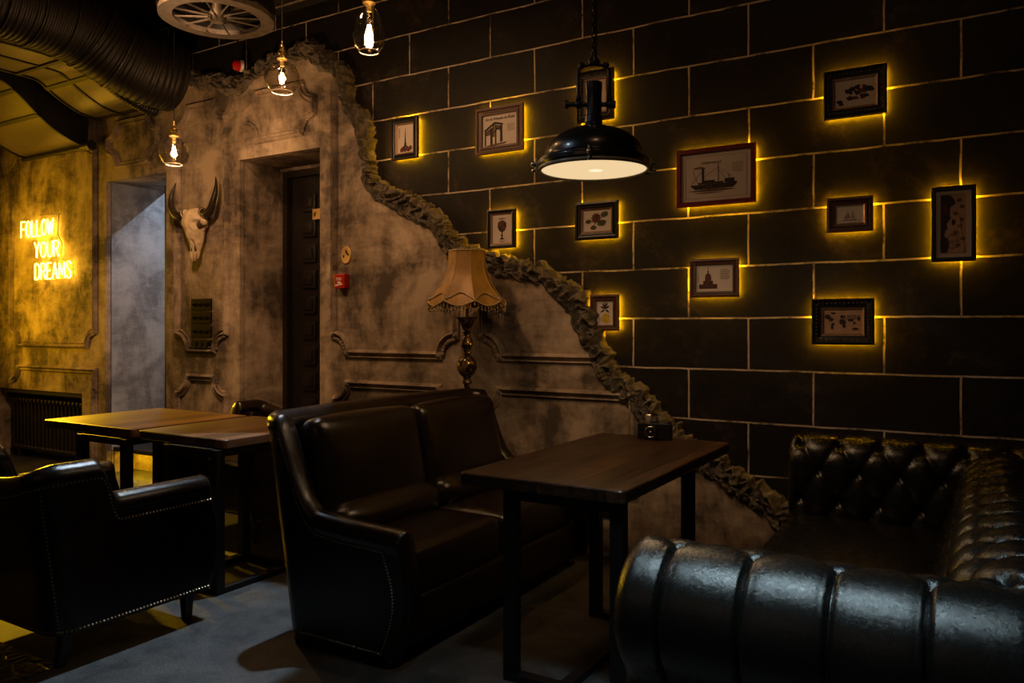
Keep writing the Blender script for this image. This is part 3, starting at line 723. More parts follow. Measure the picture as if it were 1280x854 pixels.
# bell shade: eight panels with ogee side and scalloped hem
def shade_r(t): # t 0 bottom .. 1 top
    return .228*(1-t)**1.9*.72+.108+.012*(1-t)*0+(.228-.164-.108)*0+.0*t
NS = 8
def shade(u, v, dr=0):
    a = 2*PI*u; ph = (u*NS) % 1; c = abs(ph-.5)*2        # 0 mid panel, 1 seam
    t = v; r = .108+.125*(1-t)**2.4
    hem = -.0
    r *= 1-.035*(1-c*c)
    zb = 1.445-.030*math.sin(PI*ph)*1.0
    z = zb+(1.742-zb)*t
    return Vector(((r+dr)*math.cos(a), (r+dr)*math.sin(a), z))
b = B(); b.grid(lambda u, v: shade(u, v), 128, 16, cu=True); b.grid(lambda u, v: shade(u, v, -.004), 128, 16, cu=True); b.build('lamp_shade', M_SATIN, fl, 30)
b = B(); b.tube([shade(k/128, 0, .001) for k in range(128)], .0048, 6, True); b.build('hem_braid', M_BRAID, fl, 60)
b = B()
b.tube([shade(k/64, 1, .001) for k in range(64)], .0045, 6, True); b.build('top_braid', M_BRAID, fl, 60)
b = B()
def upper(k):
    u = k/128; ph = (u*NS) % 1; p = shade(u, .0, .004); q = shade(u, .22*math.sin(PI*ph), .003); return Vector((q.x, q.y, q.z+.004))
b.tube([upper(k) for k in range(128)], .004, 6, True); b.build('braid_trim', M_BRAID, fl, 60)
b = B()
for k in range(64):
    p = shade(k/64, 0); L = .022+.012*random.random(); b.tube([p, p-Vector((0, 0, L))], .0012, 4); b.ball(p-Vector((0, 0, L)), .0048, 6, (1, 1, 1.5)); b.ball(p-Vector((0, 0, L*.5)), .003, 6)
b.build('bead_fringe', M_BRAID, fl, 60)
b = B()
for k in range(NS): b.tube([shade(k/NS, v/14, .0008) for v in range(15)], .002, 5)
b.build('shade_seam', M_BRAID, fl, 60)

# ============================================================ HORNED SKULL
sk = thing('horned_skull', 'bleached horned bull skull hanging on the plaster wall', 'skull', (-5.325, PY, 2.055))
def skull_pt(u, v):
    # v: 0 snout bottom .. 1 crown; u round
    z = -.225+.40*v
    W = [(0, .030), (.06, .040), (.14, .046), (.25, .052), (.38, .060), (.5, .074), (.62, .100), (.72, .118), (.82, .108), (.9, .092), (.96, .070), (1, .012)]
    D = [(0, .020), (.06, .034), (.25, .055), (.5, .085), (.7, .105), (.85, .100), (.95, .07), (1, .012)]
    def it(T, x):
        for (a, b1), (c, d) in zip(T, T[1:]):
            if x <= c:
                s = (x-a)/(c-a); s = s*s*(3-2*s); return b1+(d-b1)*s
        return T[-1][1]
    a = 2*PI*u; ww, dd = it(W, v), it(D, v)
    x = ww*math.copysign(abs(math.cos(a))**.85, math.cos(a)); y = -.06*(1-v*.2)-dd*math.sin(a)*(1.0 if math.sin(a) > 0 else .45)
    if math.sin(a) > 0:
        for sx in (-1, 1):
            # eye sockets
            d2 = ((x-sx*.085)/.030)**2+((z-.035)/.034)**2; y += .055*math.exp(-d2*1.2); 
            rim = math.exp(-(math.sqrt(d2)-1.35)**2*6); y -= .010*rim
            # nasal openings
            d3 = ((x-sx*.019)/.012)**2+((z+.145)/.05)**2; y += .05*math.exp(-d3)
        y -= .012*math.exp(-(x/.02)**2)*max(0, min(1, (v-.2)*4))      # nasal ridge
        y += .006*noise.noise((x*30, z*30, 1))
    x += .004*noise.noise((z*40, a, 2))
    return Vector((x, y, z))
b = B(); b.grid(skull_pt, 72, 60, cu=True); b.build('cranium', M_BONE, sk, 50)
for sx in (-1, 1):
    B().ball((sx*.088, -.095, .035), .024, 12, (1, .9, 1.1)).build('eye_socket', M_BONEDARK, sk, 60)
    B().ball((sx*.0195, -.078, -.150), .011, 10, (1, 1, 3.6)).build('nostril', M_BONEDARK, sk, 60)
b = B()
for sx in (-1, 1):
    b.ball((sx*.118, -.075, .055), .030, 12, (.8, 1, .9)); b.ball((sx*.105, -.075, .135), .034, 12, (1.1, .9, .8))
    b.tube([(sx*.022, -.085, -.17), (sx*.020, -.088, -.21), (sx*.014, -.080, -.245)], [.018, .015, .006], 8)
    b.tube([(sx*.075, -.06, -.02), (sx*.062, -.055, -.08), (sx*.046, -.05, -.13)], [.022, .018, .008], 8)
b.build('cheek_bone', M_BONE, sk, 60)
for sx in (-1, 1):
    pts = smooth_poly([Vector(p) for p in ((sx*.10, -.075, .135), (sx*.16, -.085, .118), (sx*.215, -.095, .140), (sx*.255, -.10, .205), (sx*.270, -.09, .280), (sx*.258, -.075, .350), (sx*.240, -.065, .400))], 5)
    n = len(pts); b = B(); b.tube(pts, [.038*(1-(i/(n-1))**1.25)+.002 for i in range(n)], 16); b.build('horn', M_HORN, sk, 60)
    B().tube([(sx*.092, -.075, .137), (sx*.118, -.078, .128)], [.036, .041], 16).build('horn_collar', M_BONE, sk, 60)
B().tube([(0, -.03, .12), (0, 0, .12)], .01, 8).build('wall_hook', M_STEEL, sk)

# ============================================================ SWITCHES, PLAQUE, FIRE ALARM
for k, (za, zb, lab) in enumerate(((1.516, 1.424, 'topmost'), (1.408, 1.320, 'second from top'), (1.302, 1.212, 'third from top'), (1.190, 1.105, 'lowest'))):
    t = thing('light_switch', 'dark bronze triple light switch under the skull, %s of four' % lab, 'light switch', (-5.33, PY, (za+zb)/2), 0, 'triple switches under the skull')
    B().box((0, -.006, 0), (.245, .012, za-zb), None, .003).build('switch_plate', M_SWITCH, t)
    for j in (-1, 0, 1):
        if k < 3: B().lathe([(0, 0), (.017, 0), (.015, .006), (.007, .010), (.006, .026), (.009, .030), (0, .034)], n=12).xf(Matrix.Translation((j*.068, -.012, 0)) @ Matrix.Rotation(PI/2, 4, 'X')).build('toggle', M_BRASS if k == 3 else M_SWITCH, t, 40)
        else: B().box((j*.068, -.018, 0), (.046, .014, .055), None, .004).build('rocker', M_SWITCH, t)
p = wp(432, 319); pq = thing('oval_plaque', 'oval gold plaque with a dark bird figure beside the doorway', 'plaque', (p.x, PY, p.y))
b = B(); b.rings([[Vector((rx*math.cos(2*PI*k/32), y, rx*1.32*math.sin(2*PI*k/32))) for k in range(32)] for rx, y in ((.046, 0), (.046, -.006), (.042, -.010), (.038, -.009))]); b.build('plaque_plate', M_GOLDPLATE, pq, 30)
b = B(); b.prism([(.004, .040), (.012, .022), (.026, .006), (.030, -.006), (.018, .0), (.006, .010), (-.002, .022)], -.012, -.009)
b.prism([(-.030, .004), (-.020, -.004), (-.008, -.002), (-.018, -.010), (-.022, -.018), (-.026, -.008)], -.012, -.009); b.build('bird_relief', M_STEEL, pq)
p = wp(429, 352); fa = thing('fire_alarm_button', 'small red fire alarm call point on the plaster wall', 'fire alarm', (p.x, PY, p.y))
B().box((0, -.024, 0), (.098, .048, .100), None, .006).build('alarm_housing', M_RED, fa)
b = B(); b.box((-.004, -.049, .022), (.05, .002, .006)); b.box((-.004, -.049, .010), (.05, .002, .004)); b.box((-.002, -.049, -.008), (.030, .002, .014)); b.box((-.006, -.049, -.024), (.065, .002, .009), Matrix.Rotation(-.15, 3, 'Y')); b.build('alarm_marking', M_WHITE, fa)

# ============================================================ PICTURES
def S(parent, polys, mat, name, Wd, Hd, y=-.0015, th=.001):
    b = B()
    for k, P in enumerate(polys): b.prism([(x*Wd/2, z*Hd/2) for x, z in P], y-th-.00015*(k % 4), y)
    return b.build(name, mat, parent)
def blob(cx, cz, rx, rz, k=14, jag=.25, rot=0, seed=0):
    o = []
    for i in range(k):
        a = 2*PI*i/k; r = 1+jag*noise.noise((math.cos(a)*2+seed*3.1, math.sin(a)*2, seed)); x, z = rx*r*math.cos(a), rz*r*math.sin(a)
        o.append((cx+x*math.cos(rot)-z*math.sin(rot), cz+x*math.sin(rot)+z*math.cos(rot)))
    return o
def leaf(cx, cz, L, Wd, rot, k=7):
    up = [(-L/2+L*i/k, Wd/2*math.sin(PI*i/k)**.8) for i in range(k+1)]; P = up+[(x, -z) for x, z in up[::-1][1:-1]]
    return [(cx+x*math.cos(rot)-z*math.sin(rot), cz+x*math.sin(rot)+z*math.cos(rot)) for x, z in P]
def rect(x0, z0, x1, z1): return [(x0, z0), (x1, z0), (x1, z1), (x0, z1)]
def line(x0, z0, x1, z1, w=.015):
    d = math.hypot(x1-x0, z1-z0); nx, nz = -(z1-z0)/d*w/2, (x1-x0)/d*w/2
    return [(x0+nx, z0+nz), (x0-nx, z0-nz), (x1-nx, z1-nz), (x1+nx, z1+nz)]
def ringp(cx, cz, rx, rz, w, k=24): # as small quads
    return [[(cx+rx*math.cos(2*PI*i/k), cz+rz*math.sin(2*PI*i/k)), (cx+rx*math.cos(2*PI*(i+1)/k), cz+rz*math.sin(2*PI*(i+1)/k)), (cx+(rx-w)*math.cos(2*PI*(i+1)/k), cz+(rz-w)*math.sin(2*PI*(i+1)/k)), (cx+(rx-w)*math.cos(2*PI*i/k), cz+(rz-w)*math.sin(2*PI*i/k))] for i in range(k)]
def picture(quad, label, fmat, fw, style, art, paper=M_PAPER, lip=None, matw=0, group='picture frames glowing on the block wall', tilt=0):
    ps = [wp(x, y, WALL-.042) for x, y in quad]
    x0, x1 = (ps[0].x+ps[3].x)/2, (ps[1].x+ps[2].x)/2; z1, z0 = (ps[0].y+ps[1].y)/2, (ps[2].y+ps[3].y)/2
    Wd, Hd = x1-x0, z1-z0; cx, cz = (x0+x1)/2, (z0+z1)/2
    t = thing('picture_frame', label, 'picture frame', (cx, WALL-.022, cz), 0, group)
    # moulding: mitred ring, profile (inset, out)
    if style == 'flat': prof = [(0, 0), (0, .018), (.004, .022), (fw-.003, .022), (fw, .016), (fw, 0)]
    elif style == 'step': prof = [(0, 0), (0, .022), (fw*.35, .024), (fw*.42, .016), (fw*.62, .014), (fw*.72, .020), (fw, .018), (fw, 0)]
    else: prof = [(0, 0), (0, .026), (fw*.15, .030), (fw*.3, .022), (fw*.55, .016), (fw*.8, .013), (fw*.86, .018), (fw, .016), (fw, 0)]
    b = B(); R = []
    for sx, sz in ((-1, -1), (1, -1), (1, 1), (-1, 1), (-1, -1)):
        R.append([Vector((sx*(Wd/2-a), -o, sz*(Hd/2-a))) for a, o in prof])
    b.rings(R, False, False); fo = b.build('frame_moulding', fmat, t)
    if style == 'ornate':       # relief beads on the cove
        b = B(); nx = int(Wd/.022); nz = int(Hd/.022)
        for i in range(nx): 
            for s in (-1, 1): b.ball(((i+.5)/nx*(Wd-fw)-(Wd-fw)/2, -.019, s*(Hd/2-fw*.5)), .0065, 6, (1.1, .7, 1))
        for i in range(nz):
            for s in (-1, 1): b.ball((s*(Wd/2-fw*.5), -.019, (i+.5)/nz*(Hd-fw)-(Hd-fw)/2), .0065, 6, (1, .7, 1.1))
        b.build('frame_relief', M_ORNATE, fo, 60)
    iw, ih = Wd-2*fw, Hd-2*fw
    if lip:
        lw = .009; b = B(); R = []
        for sx, sz in ((-1, -1), (1, -1), (1, 1), (-1, 1), (-1, -1)): R.append([Vector((sx*(iw/2-a), -o, sz*(ih/2-a))) for a, o in ((-.002, .0), (-.002, .018), (lw, .010), (lw, 0))])
        b.rings(R, False, False); b.build('inner_lip', lip, t); iw -= 2*lw; ih -= 2*lw
    if matw:
        b = B(); R = []
        for sx, sz in ((-1, -1), (1, -1), (1, 1), (-1, 1), (-1, -1)): R.append([Vector((sx*(iw/2+.004-a), -o, sz*(ih/2+.004-a))) for a, o in ((0, .006), (0, .009), (matw, .009), (matw+.002, .0065))])
        b.rings(R, False, False); b.build('mat_board', M_MAT, t); iw -= 2*matw; ih -= 2*matw
    b = B(); b.box((0, -.004, 0), (iw+.004, .004, ih+.004)); pr = b.build('print_sheet', paper, t)
    pr.location = (0, 0, 0)
    art(pr, iw, ih)
    B().box((0, -.0125, 0), (Wd-2*fw+.003, .0015, Hd-2*fw+.003)).build('glass_pane', M_PANE, t)
    B().box((0, .002, 0), (Wd-.012, .004, Hd-.012)).build('backing_board', M_STEEL, t)
    # LED strip on the back edge, facing the wall and outwards
    b = B(); i = .013
    for sx in (-1, 1): b.box((sx*(Wd/2-i), .0055, 0), (.008, .003, Hd-2*i))
    for sz in (-1, 1): b.box((0, .0055, sz*(Hd/2-i)), (Wd-2*i-.010, .003, .008))
    b.build('led_strip', M_LED, t)
    return t
Y0 = -.006
def a_tower(p, w, h):
    P = [[(-.50, -.9), (-.18, -.35), (-.10, 0), (-.02, .75), (.02, .75), (.10, 0), (.18, -.35), (.50, -.9), (.34, -.9), (0, -.55), (-.34, -.9)]]
    P += [rect(-.22, -.38, .22, -.32), rect(-.12, -.02, .12, .03)]
    S(p, [[(x*.62-.0, z) for x, z in q] for q in P], M_INK, 'tower_drawing', w, h, Y0)
    S(p, [blob(-.45+.22*i, -.78+.10*(i % 2), .2, .16, seed=i) for i in range(6)], M_INKRED, 'foliage_drawing', w, h, Y0+.0004)
    S(p, [rect(-.78, .1+.12*i, -.70, .18+.12*i) for i in range(6)], M_INKMID, 'lettering', w, h, Y0)
def a_arch(p, w, h):
    P = [[(-.92, .08), (-.30, .55), (.18, .40), (.18, .28), (-.28, .40), (-.86, -.02)], [(-.88, -.02), (-.80, 0), (-.80, -.92), (-.88, -.92)], [(-.55, .15), (-.42, .22), (-.42, -.90), (-.55, -.92)],
         [(.02, .30), (.14, .28), (.16, -.72), (.02, -.80)], [(-.28, .38), (-.20, .36), (-.20, -.85), (-.28, -.86)]]
    P += [[(-.34, -.1), (-.2, .12), (-.05, .14), (.04, -.02), (.04, -.12), (-.06, .04), (-.2, .02), (-.30, -.14)]]
    S(p, P, M_INK, 'arch_drawing', w, h, Y0)
    S(p, [[(-.80, 0), (-.55, .17), (-.55, -.25), (-.80, -.3)], [(-.42, .3), (-.30, .38), (-.30, -.4), (-.42, -.4)], [(-.20, .34), (.02, .28), (.02, .05), (-.20, .12)], [(-.9, -.92), (.4, -.78), (.3, -.9), (-.5, -.99)]], M_INKMID, 'arch_shading', w, h, Y0+.0004)
    text_obj('title_lettering', "Arc de Triomphe de l'Étoile", h*.125, M_INK, p, (0, Y0-.001, h*.33), .25, sx=.86*w/(h*.125*11.6))
    S(p, [rect(.42, .30-.07*i, .42+(.44 if i % 3 else .38), .315-.07*i) for i in range(7)], M_INKMID, 'text_lines', w, h, Y0)
def a_butterfly(p, w, h):
    P = [leaf(-.28, .42, .75, .42, 2.3), leaf(.28, .42, .75, .42, .84), leaf(-.22, .05, .5, .34, 3.7), leaf(.22, .05, .5, .34, -.56)]
    S(p, P, M_INKRED, 'butterfly_wings', w, h, Y0); S(p, [leaf(0, .22, .7, .08, PI/2), line(-.02, .5, -.14, .75), line(.02, .5, .14, .75)], M_INK, 'butterfly_body', w, h, Y0-.0004)
def a_goblet(p, w, h):
    S(p, [[(-.42, .48), (-.46, .15), (-.30, -.12), (-.05, -.22), (-.05, -.58), (-.26, -.74), (.26, -.74), (.05, -.58), (.05, -.22), (.30, -.12), (.46, .15), (.42, .48)]], M_INK, 'goblet_drawing', w, h, Y0)
    S(p, [blob(-.12, .3, .24, .14, seed=2), blob(.18, .12, .2, .12, seed=5), blob(0, .5, .3, .1, seed=3), blob(.0, -.45, .1, .1, seed=4)], M_INKRED, 'goblet_ornament', w, h, Y0-.0006)
    text_obj('title_lettering', 'GOBELET', h*.07, M_INKMID, p, (0, Y0-.001, h*.335))
    S(p, [rect(-.3, -.86, .3, -.83), rect(-.2, -.92, .2, -.90)], M_INKMID, 'text_lines', w, h, Y0)
def a_flower(p, w, h):
    S(p, [leaf(.55, .55, .65, .5, .9), leaf(.35, -.25, .62, .7, -1.0), leaf(-.25, -.65, .5, .42, .3), leaf(-.62, -.05, .42, .45, 2.2)], M_INKGREEN, 'leaf_drawing', w, h, Y0)
    S(p, [leaf(-.05+.2*math.cos(a), .25+.28*math.sin(a), .42, .2, a) for a in [k*PI/5 for k in range(10)]]+[blob(-.05, .25, .14, .2)], M_INKRED, 'blossom_drawing', w, h, Y0-.0006)
    S(p, [line(-.6, -.05, .3, -.1, .03), line(.1, .1, -.3, -.6, .03)], M_INK, 'stem_drawing', w, h, Y0-.0004)
def a_bouquet(p, w, h):
    S(p, [leaf(.3*math.cos(a), .3+.35*math.sin(a), .6, .16, a) for a in (.4, 1.0, 1.57, 2.2, 2.8, 3.6, 5.8)], M_INK, 'bouquet_drawing', w, h, Y0)
    S(p, [blob(.12, -.30, .42, .22, seed=1), blob(.2, -.62, .40, .26, seed=2), blob(-.2, -.55, .24, .2, seed=6)], M_INKYELLOW, 'yellow_basket', w, h, Y0-.0006)
def a_steamboat(p, w, h):
    hull = [[(-.72, -.36), (-.60, -.50), (.50, -.50), (.62, -.34), (.60, -.26), (.28, -.30), (-.3, -.32), (-.72, -.30)]]
    P = hull+[blob(-.18, -.34, .13, .17, 16, .08)]+[rect(-.50, -.30, .22, -.22), rect(.26, -.28, .54, -.12), rect(-.40, -.22, -.02, -.14), rect(-.40, .36, -.33, -.2), rect(-.42, .34, -.31, .38), line(.08, -.2, .08, .50, .02), line(.08, .38, -.36, .0, .008), line(.08, .38, .5, -.1, .008), line(-.36, .30, -.72, -.28, .008), line(.08, .3, .35, -.25, .008), line(-.5, -.3, -.66, .28, .012), line(.38, -.1, .38, .06, .02)]
    S(p, P, M_INK, 'boat_drawing', w, h, Y0)
    S(p, [leaf(-.1, -.56, 1.45, .10, 0), leaf(-.2, -.66, .9, .05, 0), leaf(-.50, .40, .34, .08, .1)]+ringp(-.18, -.34, .07, .10, .02), M_INKMID, 'water_drawing', w, h, Y0-.0002)
    text_obj('title_lettering', 'STEAM BOAT', h*.062, M_INK, p, (-.06*w, Y0-.001, h*.27), sx=1.15)
    S(p, [line(-.88, .86, .88, .86, .008), line(-.88, -.86, .88, -.86, .008), line(-.88, -.86, -.88, .86, .006), line(.88, -.86, .88, .86, .006)]+[rect(.48, .48-.07*i, .78, .495-.07*i) for i in range(6)], M_INKMID, 'border_line', w, h, Y0)
def a_leaves(p, w, h):
    r = random.Random(4); P = [leaf(.05+.5*r.uniform(-1, 1), .05+.5*r.uniform(-1, 1), .40, .22, r.uniform(0, 6.3)) for _ in range(22)]
    S(p, P[:14], M_INKRED, 'leaf_drawing', w, h, Y0); S(p, P[14:]+[leaf(.7, .2, .4, .6, 1), leaf(-.78, -.55, .3, .35, 1.2), leaf(-.7, -.75, .3, .2, .2)], M_INK, 'dark_leaf_drawing', w, h, Y0-.0006)
def a_ship(p, w, h):
    S(p, [[(-.55, -.58), (-.45, -.70), (.45, -.70), (.56, -.55), (.3, -.60), (-.3, -.60)], line(-.18, -.6, -.18, .55, .02), line(.14, -.6, .14, .62, .02), line(.38, -.6, .38, .3, .015), line(-.5, -.58, -.18, .4, .008), line(.56, -.55, .14, .5, .008), rect(-.9, -.78, .9, -.74)], M_INK, 'ship_drawing', w, h, Y0)
    S(p, [[(-.15, -.5), (-.15, .4), (.08, -.45)], [(.18, -.5), (.18, .45), (.36, -.45)], [(-.46, -.5), (-.2, .2), (-.2, -.5)]], M_INKMID, 'sail_drawing', w, h, Y0+.0004)
def a_pirate(p, w, h):
    S(p, [rect(-1, -1, 1, -.99)], M_INK, 'edge_line', w, h, Y0)
    S(p, [[(-1, 1), (-.25, 1), (.1, .82), (.15, .70), (-.25, .58), (-.3, .3), (-.2, .2), (-.55, .02), (-.45, -.2), (-1, -.1)], blob(-.75, -.72, .42, .28, seed=3), blob(0, .05, .16, .1, seed=8), [(-1, -.1), (-.6, -.15), (-.8, -.5), (-1, -.6)]], M_INK, 'hatted_figure_drawing', w, h, Y0)
    S(p, [blob(-.68, .5, .2, .17, seed=1)], M_INKRED, 'face_drawing', w, h, Y0-.0008)
    S(p, ringp(-.1, -.6, .42, .26, .03, 28)+[line(-.1, -.95, -.1, -.25, .02), line(-.6, -.6, .4, -.6, .02)]+[blob(.45+.3*math.sin(i*2.3), .8-.22*i, .2, .06, seed=i+20) for i in range(8)], M_INKMID, 'compass_drawing', w, h, Y0-.0012)
    b = B(); b.tube(smooth_poly([Vector((w*.22, -.0095, h*.16)), Vector((w*.28, -.0095, -h*.12)), Vector((w*.40, -.0095, -h*.36)), Vector((w*.38, -.0095, -h*.50))], 6), .0016, 5); b.build('gold_cord', M_INKYELLOW, p)
def a_dome(p, w, h):
    P = [rect(-.85, -.8, .15, -.45), rect(-.62, -.45, -.08, -.2), rect(-.52, -.2, -.18, .05), [(-.52, .05), (-.48, .28), (-.35, .40), (-.22, .28), (-.18, .05)], rect(-.39, .40, -.31, .55), line(-.35, .5, -.35, .85, .025)]
    S(p, P, M_INKRED, 'building_drawing', w, h, Y0)
    S(p, [rect(-.80+.115*i, -.76, -.75+.115*i, -.5) for i in range(8)]+[rect(-.56+.1*i, -.42, -.53+.1*i, -.24) for i in range(5)]+[rect(-.48+.08*i, -.16, -.46+.08*i, .02) for i in range(4)], M_INK, 'window_drawing', w, h, Y0-.0008)
    S(p, [rect(.32, .62-.09*i, .32+(.5 if i % 4 else .4), .645-.09*i) for i in range(9)]+[rect(-.92, -.3+.1*i, -.89, -.24+.1*i) for i in range(7)], M_INKMID, 'text_lines', w, h, Y0)
def a_map(p, w, h):
    P = [blob(-.80, .42, .16, .20, seed=1), blob(-.62, .18, .14, .16, seed=2), blob(-.50, .72, .14, .09, seed=3), blob(-.52, -.22, .09, .12, seed=4), blob(-.56, -.48, .07, .22, seed=5), blob(-.02, -.02, .18, .24, seed=6), blob(.06, -.34, .09, .18, seed=7),
         blob(-.02, .42, .13, .10, seed=8), blob(.42, .12, .16, .12, seed=10), blob(.60, -.12, .08, .10, seed=12), blob(.66, -.62, .17, .11, seed=13), blob(.84, .18, .06, .14, seed=14)]
    S(p, P, M_INK, 'continent_drawing', w, h, Y0)
    text_obj('country_lettering', 'RUSSIA', h*.26, M_INK, p, (w*.20, Y0-.001, h*.10), sx=1.0)
K = dict
pics = [
 (((489.3, 149.5), (521, 145), (521.8, 196), (488.4, 201.3)), 'small black frame with a tower print, leftmost picture on the block wall', M_BLACKFRAME, .034, 'step', a_tower, K(lip=M_ORNATELIP)),
 (((593.8, 139), (653, 126), (653.5, 186), (595, 195)), 'brown wooden frame with a triumphal arch print and script title', M_FRAMEWOOD, .045, 'step', a_arch, K()),
 (((721, 92), (766, 83.8), (766.7, 147.6), (721, 154)), 'dark frame with a butterfly print behind the dome pendant lamp', M_BLACKFRAME, .045, 'ornate', a_butterfly, K(lip=M_ORNATELIP)),
 (((609, 263.4), (643, 260), (643.8, 310), (609, 310.5)), 'upright black frame with a wine goblet print above the lampshade', M_BLACKFRAME, .022, 'step', a_goblet, K(lip=M_ORNATELIP)),
 (((718.6, 254), (771.3, 249.6), (772.4, 297.4), (718.6, 300.7)), 'black frame with a red flower and green leaves print', M_BLACKFRAME, .038, 'step', a_flower, K(lip=M_ORNATELIP)),
 (((738, 368.4), (773, 368), (772.4, 414), (737.3, 413.5)), 'small upright reddish wooden frame beside the torn plaster edge', M_FRAMEWOOD, .034, 'step', a_bouquet, K()),
 (((845.2, 188.3), (944.3, 177.8), (944.3, 252.2), (845.2, 260.2)), 'large dark red frame with a steam boat print', M_REDFRAME, .026, 'flat', a_steamboat, K(lip=None)),
 (((1029.6, 91), (1108.7, 79), (1108.3, 139.8), (1029.6, 150.8)), 'dark ornate frame with a brown leaf print, highest on the right', M_BLACKFRAME, .042, 'ornate', a_leaves, K(lip=M_ORNATELIP)),
 (((1033.4, 248.3), (1091.3, 244), (1091.3, 288.5), (1033.4, 291)), 'small brown wooden frame with a sailing ship print', M_FRAMEWOOD, .036, 'step', a_ship, K(lip=M_ORNATELIP)),
 (((1163.8, 233.6), (1220.8, 230.6), (1220, 326), (1163.8, 327.5)), 'tall black frame with a treasure map and hatted figure, rightmost picture', M_BLACKFRAME, .019, 'flat', a_pirate, K(paper=M_PAPERTAN, matw=.020)),
 (((861.6, 325), (922.5, 321.4), (923.7, 370.8), (862.8, 372.6)), 'brown wooden frame with a domed building print', M_FRAMEWOOD, .032, 'step', a_dome, K()),
 (((1014.5, 373.8), (1092.8, 372.6), (1092.8, 431.7), (1014.5, 430.5)), 'ornate bronze frame with a world map print, lowest on the right', M_BLACKFRAME, .046, 'ornate', a_map, K(paper=M_PAPERTAN, lip=M_ORNATELIP))]
for q, lab, fm, fw, stl, art, kw in pics: picture(q, lab, fm, fw, stl, art, **kw)

# ============================================================ TABLES
def rrect(x0, x1, y0, y1, r, k=5):
    o = []
    for cx, cy, a in ((x1-r, y1-r, 0), (x0+r, y1-r, 90), (x0+r, y0+r, 180), (x1-r, y0+r, 270)):
        for i in range(k+1):
            t = math.radians(a+90*i/k); o.append((cx+r*math.cos(t), cy+r*math.sin(t)))
    return o
def table(name, label, cx, cy, w2, d2, legs, mat, bars):
    t = thing(name, label, 'table', (cx, cy, 0))
    b = B(); R = []
    for ins, z in ((.004, .703), (0, .708), (0, .744), (.003, .7485), (.008, .75)): R.append([(x, y, z) for x, y in rrect(-w2+ins, w2-ins, -d2+ins, d2-ins, .022)])
    b.rings(R); b.build('table_top', mat, t, 30)
    x0, x1, y0, y1 = legs; s = .048
    for x in (x0, x1):
        for y in (y0, y1): B().box2((x-s/2, y-s/2, 0.0), (x+s/2, y+s/2, .7), .002).build('leg', M_STEEL, t)
    for y in (y0, y1):
        B().box2((x0+s/2, y-s/2, .0), (x1-s/2, y+s/2, .028), .002).build('floor_bar', M_STEEL, t); B().box2((x0+s/2, y-s/2, .665), (x1-s/2, y+s/2, .703), .002).build('top_bar', M_STEEL, t)
    if bars:
        for x in (x0, x1):
            B().box2((x-s/2, y0+s/2, .0), (x+s/2, y1-s/2, .028), .002).build('floor_bar', M_STEEL, t); B().box2((x-s/2, y0+s/2, .665), (x+s/2, y1-s/2, .703), .002).build('top_bar', M_STEEL, t)
    else:
        B().box2(((x0+x1)/2-s/2, y0+s/2, .0), ((x0+x1)/2+s/2, y1-s/2, .028), .002).build('floor_bar', M_STEEL, t)
    return t
table('dining_table', 'dark walnut plank table with black steel frame between the two sofas', -1.36, 3.06, .335, .64, (-.13, .34-.045, -.59, .14), M_TABLE, False)
table('dining_table', 'brown plank table pushed against the second one, nearer the sofa back', -3.485, 2.905, .345, .385, (-.06, .345-.04, -.425+.03, .07), M_TABLE2, True)
table('dining_table', 'brown plank table lit yellow, nearer the radiator', -4.31, 2.90, .435, .385, (.0, .435-.03, -.425+.03, .07), M_TABLE2, True)

# old camera on the centre table
vc = thing('vintage_camera', 'black vintage folding camera with silver fittings on the dark table', 'camera', (-1.365, 3.645-.04, .75), .16)
B().rbox((0, 0, .041), (.165, .045, .082), .008, n=4).build('camera_body', M_LAMPBLACK, vc, 30)
B().lathe([(0, 0), (.034, 0), (.034, .012), (.028, .014), (.028, .022), (0, .022)], n=28).xf(Matrix.Translation((-.012, -.0225, .042)) @ Matrix.Rotation(PI/2, 4, 'X')).build('lens_barrel', M_LAMPBLACK, vc, 30)
b = B(); b.tube([(.0255*math.cos(2*PI*k/28), .0225, .0255*math.sin(2*PI*k/28)) for k in range(28)], .0022, 6, True); b.ball((0, .02, 0), .006, 10); b.xf(Matrix.Translation((-.012, -.068, .042))); b.build('lens_ring', M_CHROME, vc, 60)
b = B(); b.box((.045, 0, .086), (.055, .030, .010), None, .003); b.box((-.005, 0, .090), (.034, .032, .016), None, .004); b.tube([(.005, 0, .098), (.005, 0, .108)], .008, 12); b.build('top_fittings', M_CHROME, vc, 40)
b = B(); b.rbox((-.030, -.006, .100), (.030, .012, .044), .006, n=3); b.build('viewfinder', plain('worn_silver', (.70, .62, .50), .35, .8), vc, 50)
b = B()
for k in range(6): b.tube([(.022+.009*k, -.014, .092), (.022+.009*k, .014, .092)], .002, 5)
b.build('shoe_rail', M_BRASS, vc)

